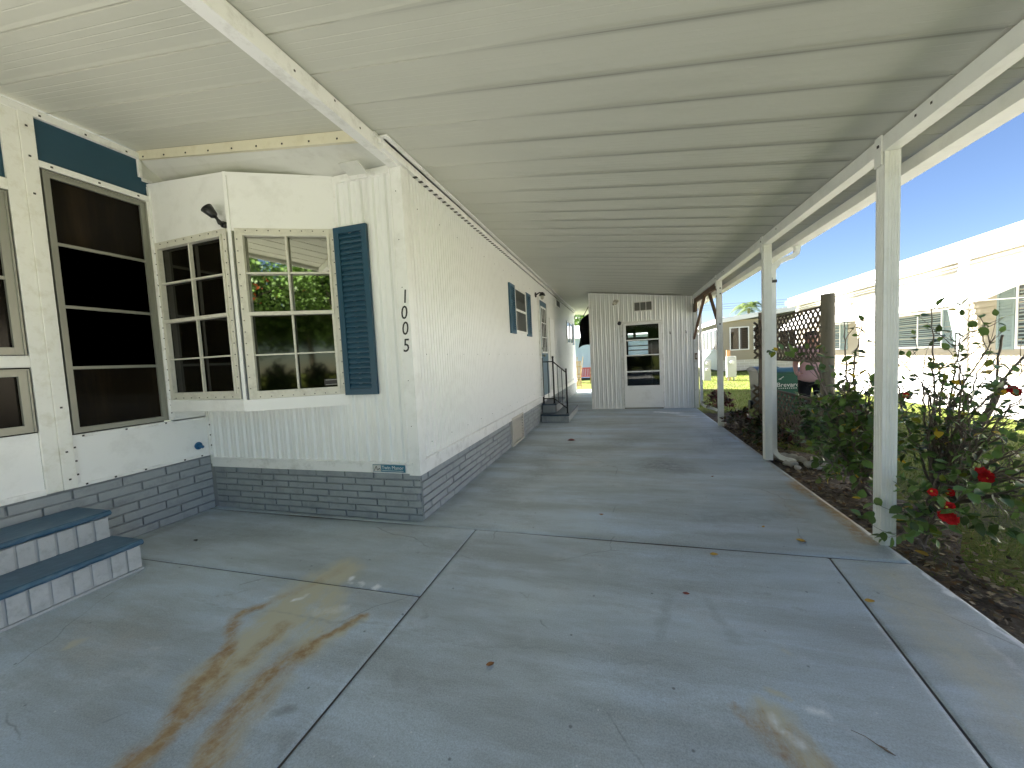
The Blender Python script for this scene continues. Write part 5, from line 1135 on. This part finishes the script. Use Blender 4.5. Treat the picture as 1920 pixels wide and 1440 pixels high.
def grass_obj():
    rs = np.random.RandomState(4); vs = []; fs = []; cols = []
    zones = [(1.65, 3.2, .6, 6.5, 15000, .028, .07, .0035), (3.0, 6.0, .6, 9, 26000, .022, .05, .005), (1.7, 6.0, 6, 14, 16000, .03, .055, .008), (1.7, 8, 14, 25, 9000, .03, .06, .018), (-3, -.3, 15.3, 21, 3000, .03, .06, .015)]
    for x0, x1, y0, y1, n, h0, h1, w in zones:
        X_ = rs.uniform(x0, x1, n); Y_ = rs.uniform(y0, y1, n)
        patch = np.sin(X_ * 3.1 + Y_ * 1.3) + np.sin(Y_ * 2.7 - X_ * 1.9 + 2) + np.sin(X_ * 7.1 + Y_ * 5.3)
        for i in range(n):
            x, y = X_[i], Y_[i]
            if x0 < 2:
                e = 2.05 + .22 * sin(y * 1.7) + .15 * sin(y * 4.1)
                if x < e and patch[i] < 1.15: continue
            if patch[i] < -1.9 and rs.rand() < .7: continue
            h = rs.uniform(h0, h1); a = rs.uniform(0, 6.28); l = rs.normal(0, .5, 2) * h; z = -.065 if x0 > 0 else -.065
            b = len(vs); dx, dy = cos(a) * w / 2, sin(a) * w / 2
            vs += [(x - dx, y - dy, z), (x + dx, y + dy, z), (x + l[0] * .5 + dx * .7, y + l[1] * .5 + dy * .7, z + h * .6), (x + l[0] * .5 - dx * .7, y + l[1] * .5 - dy * .7, z + h * .6), (x + l[0] * 1.3, y + l[1] * 1.3, z + h)]
            fs += [(b, b + 1, b + 2, b + 3), (b + 3, b + 2, b + 4)]
            k = rs.uniform(.65, 1.35); dry = rs.rand() < .22
            c = (.29 * k, .25 * k, .09 * k) if dry else (.155 * k, .235 * k, .04 * k)
            cols += [c + (1.0,)] * 7
    me = bpy.data.meshes.new('grass'); me.from_pydata(vs, [], fs); ca = me.color_attributes.new('Col', 'FLOAT_COLOR', 'CORNER'); ca.data.foreach_set('color', np.array(cols, dtype=np.float32).ravel())
    me.materials.append(M['grass']); o = bpy.data.objects.new('grass', me); COL.objects.link(o); tag(o, None, None, kind='stuff')
grass_obj()

# ------------------------------------------------------------------ lattice screen
lt = thing('lattice_screen', 'brown diamond lattice screen with upper and lower panels beside a round wooden post', 'lattice', (2.1, 5.9, 0))
mb = MB(); mb.tube([(2.085, 4.84, -.1), (2.088, 4.84, .9), (2.09, 4.84, 1.82)], [.064, .062, .060], 16); part(mb, 'round_post', M['greywood'], lt, smooth=False)
mb = MB(); mb.box(2.08, 2.13, 6.90, 6.95, -.1, 1.84); part(mb, 'thin_post', M['darkwood'], lt)
def lattice(x, y0, y1, z0, z1, root, pitch=.115, w=.031, axis='y'):
    mb = MB()
    def strip(a, b, off):
        (u0, v0), (u1, v1) = a, b
        if axis == 'y': mb_ = [(x + off, u0, v0), (x + off, u1, v1)]
        else: mb_ = [(u0, x + off, v0), (u1, x + off, v1)]
        p = Vector(mb_[0]); q = Vector(mb_[1]); d = (q - p).normalized(); n_ = Vector((1, 0, 0)) if axis == 'y' else Vector((0, 1, 0)); s_ = d.cross(n_)
        mb.obox(p, d, n_, s_, (0, (q - p).length), (-.003, .003), (-w / 2, w / 2))
    H = z1 - z0; c = y0 - H
    while c < y1:
        for sg, off in ((1, 0), (-1, .0075)):
            u0, u1 = c, c + H; v0, v1 = (z0, z1) if sg > 0 else (z1, z0)
            if u0 < y0: t = (y0 - u0) / H; v0 = v0 + (v1 - v0) * t; u0 = y0
            if u1 > y1: t = (u1 - y1) / H; v1 = v1 - (v1 - (z0 if sg > 0 else z1)) * 0 - (H * t if sg > 0 else -H * t); u1 = y1
            if u1 - u0 > .02: strip((u0, v0), (u1, v1), off)
        c += pitch
    return mb
mb = lattice(2.095, 4.90, 6.90, 1.125, 1.70, lt)
mb.box(2.085, 2.112, 4.90, 6.90, 1.10, 1.13); mb.box(2.085, 2.112, 4.90, 6.90, 1.69, 1.715); part(mb, 'upper_lattice', M['darkwood'], lt)
mb = lattice(2.095, 4.90, 6.90, .06, .66, lt); mb.box(2.085, 2.112, 4.90, 6.90, .655, .685); part(mb, 'lower_lattice', M['darkwood'], lt)
mb = lattice(6.955, 2.02, 2.14, 1.12, 1.70, lt, axis='x'); part(mb, 'return_lattice', M['darkwood'], lt)
mb = lattice(6.955, 1.99, 2.14, .03, .70, lt, axis='x'); part(mb, 'return_lattice', M['darkwood'], lt)

# ------------------------------------------------------------------ bins
def wheelie(name, label, x, y, mt, txt, group, rot=0.0, W_=.56):
    r = thing(name, label, 'bin', (x, y, -.05), rot, group)
    def loc(mb, n, m, par=None, **k):
        o = mb.build(n, m, par or r, **k); SUB[o.name] = Matrix.Identity(4); return o
    mb = MB(); w0, w1 = W_ * .40, W_ * .47; d0, d1 = .24, .33
    vs = [(-w0, -d0, .06), (w0, -d0, .06), (w0, d0, .06), (-w0, d0, .06), (-w1, -d1, .86), (w1, -d1, .86), (w1, d1, .86), (-w1, d1, .86)]
    mb.add(vs, [(0, 3, 2, 1), (0, 1, 5, 4), (1, 2, 6, 5), (2, 3, 7, 6), (3, 0, 4, 7), (4, 5, 6, 7)]); b = loc(mb, 'bin_body', mt, bevel=.02)
    mb = MB(); mb.box(-w1 - .02, w1 + .02, -d1 - .02, d1 + .02, .83, .865); loc(mb, 'rim', mt, bevel=.01)
    mb = MB(); n = 8
    V_ = [(x_, -d1 - .04 + (2 * d1 + .06) * i / n, .868 + .075 * sin(pi * (i / n) * .9 + .1)) for i in range(n + 1) for x_ in (-w1 - .03, w1 + .03)]
    mb.add(V_ + [(a, b_, .868) for a, b_, c in V_], [(2 * i, 2 * i + 1, 2 * i + 3, 2 * i + 2) for i in range(n)] + [(2 * i, 2 * i + 2, 2 * (n + 1) + 2 * i + 2, 2 * (n + 1) + 2 * i) for i in range(n)] + [(2 * i + 1, 2 * (n + 1) + 2 * i + 1, 2 * (n + 1) + 2 * i + 3, 2 * i + 3) for i in range(n)] + [(0, 2 * (n + 1), 2 * (n + 1) + 1, 1)])
    loc(mb, 'lid', mt, smooth=False)
    mb = MB(); mb.tube([(-w1, d1 + .09, .88), (w1, d1 + .09, .88)], .014, 8); mb.box(-w1, -w1 + .03, d1, d1 + .10, .85, .89); mb.box(w1 - .03, w1, d1, d1 + .10, .85, .89); loc(mb, 'handle', M['binblack'])
    for s in (-1, 1):
        mb = MB(); mb.tube([(s * (w0 + .0), d0 - .02, .10), (s * (w0 + .05), d0 - .02, .10)], .10, 16); loc(mb, 'wheel', M['binblack'])
    if txt:
        textmesh(txt, .115, 'bin_lettering', M['wtext'], b, frameM((-.185, -.312, .60), (1, 0, 0), (0, -.11, 1)), .002)
        mb = MB(); mb.tube([(-.15, -.325, .74), (-.12, -.328, .755), (-.075, -.332, .79)], .006, 5); mb.tube([(-.15, -.325, .745), (-.11, -.326, .74)], .004, 5)
        for k in range(9): mb.box(-.15 + k * .034, -.135 + k * .034, -.312, -.306, .565, .58)
        sub(mb, 'bin_mark', M['wtext'], b)
    return r
wheelie('wheelie_bin', 'green wheeled bin with white lettering behind the lattice', 2.92, 8.5, M['bingreen'], 'Brevard', 'wheeled bins behind the lattice', 0)
wheelie('wheelie_bin', 'dark wheeled bin with a pale lid left of the green one', 2.88, 9.35, M['binblack'], None, 'wheeled bins behind the lattice', .0, .40)

# ------------------------------------------------------------------ utility pedestals
def pedestal(x, y, w, h, label, two, leg=False):
    r = thing('utility_pedestal', label, 'electric meter', (x, y, -.06), group='utility pedestals on the lawn')
    mb = MB(); mb.box(x - w / 2, x + w / 2, y - .09, y + .09, .10 if leg else -.06, h); part(mb, 'cabinet', M['meter'], r, bevel=.012)
    mb = MB(); mb.box(x - w / 2 + .015, x + w / 2 - .015, y - .105, y - .09, .14, h * .5); part(mb, 'cabinet_door', M['meter'], r, bevel=.006)
    for z in ((h - .16, h - .44) if two else (h - .25,)):
        mb = MB(); mb.tube([(x, y - .09, z), (x, y - .13, z)], .095, 16); q = part(mb, 'meter_ring', M['meter'], r)
        mb = MB(); mb.tube([(x, y - .13, z), (x, y - .20, z)], [.075, .065], 16); sub(mb, 'meter_dome', M['meterglass'], q)
    if leg:
        mb = MB(); mb.tube([(x - .1, y, -.06), (x - .1, y, .12)], .03, 8); mb.tube([(x + .1, y, -.06), (x + .1, y, .12)], .03, 8); part(mb, 'conduit', M['alu'], r)
pedestal(3.62, 18.9, .30, .86, 'small grey pedestal with two stacked round meters on the lawn', True)
pedestal(4.42, 18.2, .36, .98, 'taller grey meter pedestal with one round meter on short legs', False, True)
mb = MB(); mb.box(4.33, 4.47, 18.5, 18.6, -.06, 1.25); tag(mb.build('wood_stake', M['orangewood'], None, bevel=.01), 'short new orange wood stake behind the taller meter pedestal', 'post')

# ------------------------------------------------------------------ things beyond the gap
fg = thing('black_flag', 'black cloth flag hanging from a slanted pole in the gap beside the shed', 'flag', (-.9, 11.3, 2.6))
mb = MB(); mb.tube([(-.70, 11.3, 2.80), (-.86, 11.3, 2.72), (-1.04, 11.3, 2.42)], .012, 6); part(mb, 'pole', M['black'], fg)
mb = MB(); nx, nz = 16, 14
for j in range(nz + 1):
    for i in range(nx + 1):
        u = i / nx; v = j / nz; xx = -.62 - (.50 + .02 * sin(v * 8)) * u - .06 * u * v; top = 2.62 - .20 * u - .30 * max(0, u - .6); zz = top - v * (.98 - .20 * u) + .02 * sin(u * 9)
        mb.v.append((xx, 11.3 + .05 * sin(u * 11 + v * 2), zz))
for j in range(nz):
    for i in range(nx): a = j * (nx + 1) + i; mb.f.append((a, a + 1, a + nx + 2, a + nx + 1)); mb.c.append(None); mb.m.append(0)
part(mb, 'cloth', M['blackcloth'], fg, smooth=True)
bn = thing('garden_bench', 'red slatted garden bench on the sunny grass beyond the gap', 'bench', (-1.72, 18.6, 0))
mb = MB()
for k in range(6): mb.box(-2.0 + k * .105, -1.93 + k * .105, 18.82, 18.84, .42, .92)
mb.box(-2.02, -1.36, 18.81, 18.85, .88, .96); part(mb, 'backrest', M['red'], bn)
mb = MB()
for k in range(4): mb.box(-2.02, -1.36, 18.4 + k * .1, 18.48 + k * .1, .40, .43)
part(mb, 'seat', M['red'], bn)
for x in (-2.0, -1.38):
    for y in (18.4, 18.82): mb = MB(); mb.box(x - .02, x + .02, y - .02, y + .02, -.06, .42 if y < 18.5 else .9); part(mb, 'leg', M['tan'], bn)
mb = MB(); mb.box(-2.02, -1.98, 18.38, 18.84, .60, .63); mb.box(-1.40, -1.36, 18.38, 18.84, .60, .63); mb.box(-1.98, -1.40, 18.39, 18.41, .05, .08); part(mb, 'armrest', M['tan'], bn)
bn.scale = (.8, .8, .8); bn.location = (-1.80, 19.5, -.05)
fc = thing('folded_chairs', 'tan folding chair leaning folded against the far end of the mobile home', 'chair', (-1.55, 14.5, 0))
mb = MB()
for x in (-1.66, -1.52): mb.tube([(x, 14.5, 0), (x + .02, 14.62, .6), (x + .03 + (.08 if x > -1.6 else 0), 14.7, 1.28)], .014, 6)
for x in (-1.60, -1.47): mb.tube([(x, 14.42, 0), (x - .03, 14.5, .55), (x - .02, 14.55, 1.1)], .014, 6)
part(mb, 'frame', M['tan'], fc)
mb = MB()
for k in range(7): mb.box(-1.66 + k * .028, -1.645 + k * .028, 14.45, 14.47, .18 + .02 * (k % 3), 1.12 - .03 * (k % 2))
for z in (.2, .5, .62, .9, 1.08): mb.box(-1.67, -1.46, 14.44, 14.46, z, z + .03)
part(mb, 'slats', M['tan'], fc)
# power lines, palm
for k, (za, zb) in enumerate(((7.3, 7.35), (7.0, 7.0), (6.75, 6.72), (5.0, 5.0))):
    mb = MB(); pts = [(-25 + 90 * t, 55, za + (zb - za) * t - 4 * .35 * t * (1 - t)) for t in [i / 16 for i in range(17)]]
    mb.tube(pts, .018, 4); tag(mb.build('power_line', M['wire'], None), ('highest of the four distant power lines', 'second power line from the top, far behind the palm', 'third power line from the top, close under the second', 'lowest distant power line, well below the other three')[k], 'power line', 'power lines across the sky')
def palm(x, y, h, label, R=1.7):
    r = thing('palm_tree', label, 'palm', (x, y, 0))
    mb = MB(); mb.tube([(x, y, -.1), (x + .1, y, h * .5), (x, y, h)], [.16, .13, .11], 10); part(mb, 'trunk', M['bark'], r)
    fo = MB(); rs = random.Random(4)
    for k in range(26):
        a = k * 2.4; e = rs.uniform(-.25, 1.2); L = R * rs.uniform(.8, 1.15); d = Vector((cos(a) * cos(e), sin(a) * cos(e), sin(e))); c = Vector((x, y, h)); pts = []
        for i in range(10): t = i / 9; pts.append(c + d * L * t - Vector((0, 0, 1)) * L * .75 * t * t)
        kk = rs.uniform(.7, 1.5); col = (.10 * kk, .14 * kk, .035 * kk)
        for i in range(1, 9):
            p = pts[i]; dd = (pts[i + 1] - pts[i]).normalized(); s_ = dd.cross(Vector((0, 0, 1))).normalized()
            for sg in (-1, 1):
                for m_ in (0, .5):
                    q = p + (pts[i + 1] - p) * m_; tip = q + (s_ * sg + dd * .7 - Vector((0, 0, .45))).normalized() * L * .30; fo.cc = col; fo.add([q, q + dd * .06, tip], [(0, 1, 2)])
    part(fo, 'fronds', M['treeleaf'], r)
palm(11.2, 40, 4.9, 'palm tree rising behind the sunroom house', 1.9)

# trees (behind the camera, seen in the window glass; also one beyond the gap)
def tree(x, y, h, rad, label, seed, kind='tree', n=900, lf=.16, red=False):
    rs = random.Random(seed); r = thing('tree', label, 'tree', (x, y, 0))
    tk = MB(); top = Vector((x, y, h * .45)); tk.tube([(x, y, -.1), (x + .1, y, h * .25), top], [.17, .13, .11], 8); fo = MB(); cen = []
    for k in range(13):
        a = rs.uniform(0, 6.28); e = rs.uniform(-.15, 1.3); d = Vector((cos(a) * cos(e) * rad, sin(a) * cos(e) * rad, sin(e) * h * .5)); tip = top + d * rs.uniform(.6, 1)
        tk.tube(curve([top, top + (tip - top) * .5 + Vector((0, 0, .15)), tip], 6, .03), [.07, .06, .05, .04, .03, .02, .015][:len(curve([top, tip, tip + d * .01], 6, 0))] if False else .035, 5, False); cen.append((tip, rs.uniform(.5, .95) * rad * .42)); cen.append((top + (tip - top) * .6, rad * .3))
    for _ in range(n):
        c, q = cen[rs.randrange(len(cen))]; v = Vector((rs.gauss(0, 1), rs.gauss(0, 1), rs.gauss(0, .8))); p = c + v.normalized() * q * rs.random() ** .45
        k = rs.uniform(.5, 1.7); col = (.075 * k, .14 * k, .022 * k)
        if red and rs.random() < .018: col = (.6, .09, .02)
        for __ in range(5):
            d = Vector((rs.gauss(0, 1), rs.gauss(0, 1), rs.gauss(0, .6) - .3)).normalized(); s_ = d.orthogonal().normalized() * lf * .3; pp = p + Vector((rs.gauss(0, 1), rs.gauss(0, 1), rs.gauss(0, 1))) * lf
            fo.cc = col; fo.add([pp, pp + d * lf * .5 + s_, pp + d * lf, pp + d * lf * .5 - s_], [(0, 1, 2, 3)])
    part(tk, 'trunk', M['bark'], r); part(fo, 'crown', M['treeleaf'], r)
tree(-3.0, -5.4, 5.6, 2.3, 'flowering tree with red blooms across the driveway behind the viewer', 3, red=True, n=3000, lf=.13)
tree(0.2, -7.2, 6.4, 2.6, 'dense dark green tree at the street edge behind the viewer', 15, n=3200, lf=.15)
tree(-6.3, -7.6, 6.0, 2.6, 'round green tree left of the flowering one', 16, n=1800, lf=.16)
tree(0.6, -14.5, 7.0, 3.2, 'broad dark green tree across the road', 5, n=2200, lf=.2)
tree(5.2, -14.5, 6.5, 3.0, 'tall green tree across the road, right', 8, n=1600, lf=.2)
tree(-5.5, -15.5, 6.0, 2.8, 'leafy tree across the road, left', 9, n=1200, lf=.2)
tree(-3.2, 34, 6.5, 2.6, 'pale green tree rising above the blue house', 11, n=1100, lf=.2)

# ------------------------------------------------------------------ person behind the lattice
def skin_chain(name, nodes, edges, rad, m, parent, lv=2):
    me = bpy.data.meshes.new(name); me.from_pydata(nodes, edges, []); o = bpy.data.objects.new(name, me); COL.objects.link(o)
    sk = o.modifiers.new('skin', 'SKIN'); sk.use_smooth_shade = True
    for i, v in enumerate(me.skin_vertices[0].data if me.skin_vertices else []): v.radius = rad[i]
    if not me.skin_vertices:
        bpy.context.view_layer.update()
    return o
def body():
    px, py = 2.76, 6.85; pr_ = thing('person', 'person in a pale pink shirt and black trousers standing behind the lattice', 'person', (px, py, -.05), radians(-25))
    def mk(name, nodes, edges, rad, m, par, root=0):
        bm = bmesh.new(); ly = bm.verts.layers.skin.verify(); vs = [bm.verts.new(n) for n in nodes]; [bm.edges.new((vs[a], vs[b])) for a, b in edges]
        for v, r in zip(vs, rad):
            v[ly].radius = r if isinstance(r, tuple) else (r, r)
        vs[root][ly].use_root = True
        me = bpy.data.meshes.new(name); bm.to_mesh(me); bm.free(); me.materials.append(m)
        o = bpy.data.objects.new(name, me); COL.objects.link(o); o.modifiers.new('s', 'SKIN').use_smooth_shade = True
        sd = o.modifiers.new('u', 'SUBSURF'); sd.levels = 2; sd.render_levels = 2
        dg = bpy.context.evaluated_depsgraph_get(); m2 = bpy.data.meshes.new_from_object(o.evaluated_get(dg)); o.modifiers.clear(); o.data = m2; m2.materials.clear(); m2.materials.append(m)
        m2.polygons.foreach_set('use_smooth', [True] * len(m2.polygons)); o.parent = par; return o
    H = 1.60
    nodes = [(0, 0, .86), (0, 0, 1.02), (0, .01, 1.20), (0, .01, 1.31), (0, 0, 1.37), (0, -.01, 1.43), (0, -.015, 1.50),
             (.085, 0, .82), (.095, -.01, .46), (.10, .02, .10), (.10, -.05, .06), (.10, -.14, .055), (-.085, 0, .82), (-.095, -.01, .46), (-.10, .02, .10), (-.10, -.05, .06), (-.10, -.14, .055),
             (.16, .01, 1.285), (.21, .02, 1.05), (.17, -.14, .93), (.13, -.20, .95), (-.16, .01, 1.285), (-.21, .03, 1.05), (-.18, -.12, .92), (-.15, -.19, .93)]
    edges = [(0, 1), (1, 2), (2, 3), (3, 4), (4, 5), (5, 6), (0, 7), (7, 8), (8, 9), (9, 10), (10, 11), (0, 12), (12, 13), (13, 14), (14, 15), (15, 16), (3, 17), (17, 18), (18, 19), (19, 20), (3, 21), (21, 22), (22, 23), (23, 24)]
    rad = [(.11, .08), (.11, .08), (.135, .095), (.10, .07), .052, .075, .085, .08, .055, .038, .04, .03, .08, .055, .038, .04, .03, .052, .040, .028, .026, .052, .040, .028, .026]
    b = mk('body', nodes, edges, rad, M['skin'], pr_)
    for s in (1, -1):      # fingers, curled a little
        hx = .13 if s > 0 else -.15; hz = .95 if s > 0 else .93
        for k in range(4):
            x = hx + (k - 1.5) * .014; mk('finger', [(x, -.205, hz), (x, -.24 - .004 * (k % 3), hz - .008), (x, -.262, hz - .03)], [(0, 1), (1, 2)], [.008, .0075, .006], M['skin'], b)
        mk('thumb', [(hx - s * .03, -.19, hz), (hx - s * .05, -.215, hz + .004), (hx - s * .052, -.235, hz - .004)], [(0, 1), (1, 2)], [.010, .009, .007], M['skin'], b)
    mb = MB(); mb.sphere((.03, -.088, 1.49), .008, 6, 4); mb.sphere((-.03, -.088, 1.49), .008, 6, 4); e = mb.build('eyes', M['black'], b)
    mb = MB(); mb.prism([(-.012, -.085, 1.455), (.012, -.085, 1.455), (0, -.085, 1.49)], (0, -.025, -.004)); mb.build('nose', M['skin'], b)
    mb = MB(); mb.box(-.022, .022, -.092, -.082, 1.425, 1.432); mb.build('mouth', M['redleaf'], b)
    mb = MB(); mb.sphere((.088, 0, 1.47), .022, 8, 6, (.4, .7, 1.2)); mb.sphere((-.088, 0, 1.47), .022, 8, 6, (.4, .7, 1.2)); mb.build('ears', M['skin'], b)
    mk('shirt', [(0, 0, .74), (0, 0, .92), (0, 0, 1.08), (0, .01, 1.22), (0, .01, 1.305), (.165, .01, 1.29), (.208, .018, 1.14), (-.165, .01, 1.29), (-.208, .022, 1.14)], [(0, 1), (1, 2), (2, 3), (3, 4), (4, 5), (5, 6), (4, 7), (7, 8)], [(.215, .17), (.195, .15), (.165, .125), (.165, .12), (.12, .085), .07, .06, .07, .06], M['pink'], pr_, 2)
    mk('trousers', [(0, 0, .93), (.09, 0, .76), (.10, -.01, .45), (.105, .015, .09), (-.09, 0, .76), (-.10, -.01, .45), (-.105, .015, .09)], [(0, 1), (1, 2), (2, 3), (0, 4), (4, 5), (5, 6)], [(.175, .135), .10, .075, .06, .10, .075, .06], M['trouser'], pr_)
    mk('hair', [(0, .015, 1.56), (0, .05, 1.49), (0, .07, 1.40), (0, .07, 1.30)], [(0, 1), (1, 2), (2, 3)], [(.085, .07), (.105, .08), (.095, .05), (.07, .035)], M['hair'], pr_)
    for s in (1, -1): mk('shoe', [(s * .10, .04, .05), (s * .10, -.06, .045), (s * .10, -.16, .035)], [(0, 1), (1, 2)], [.05, .05, .04], M['shoe'], pr_)
body()
for o in list(bpy.data.objects):
    if o.type == 'MESH' and o.data.users == 1: o.data.name = o.name
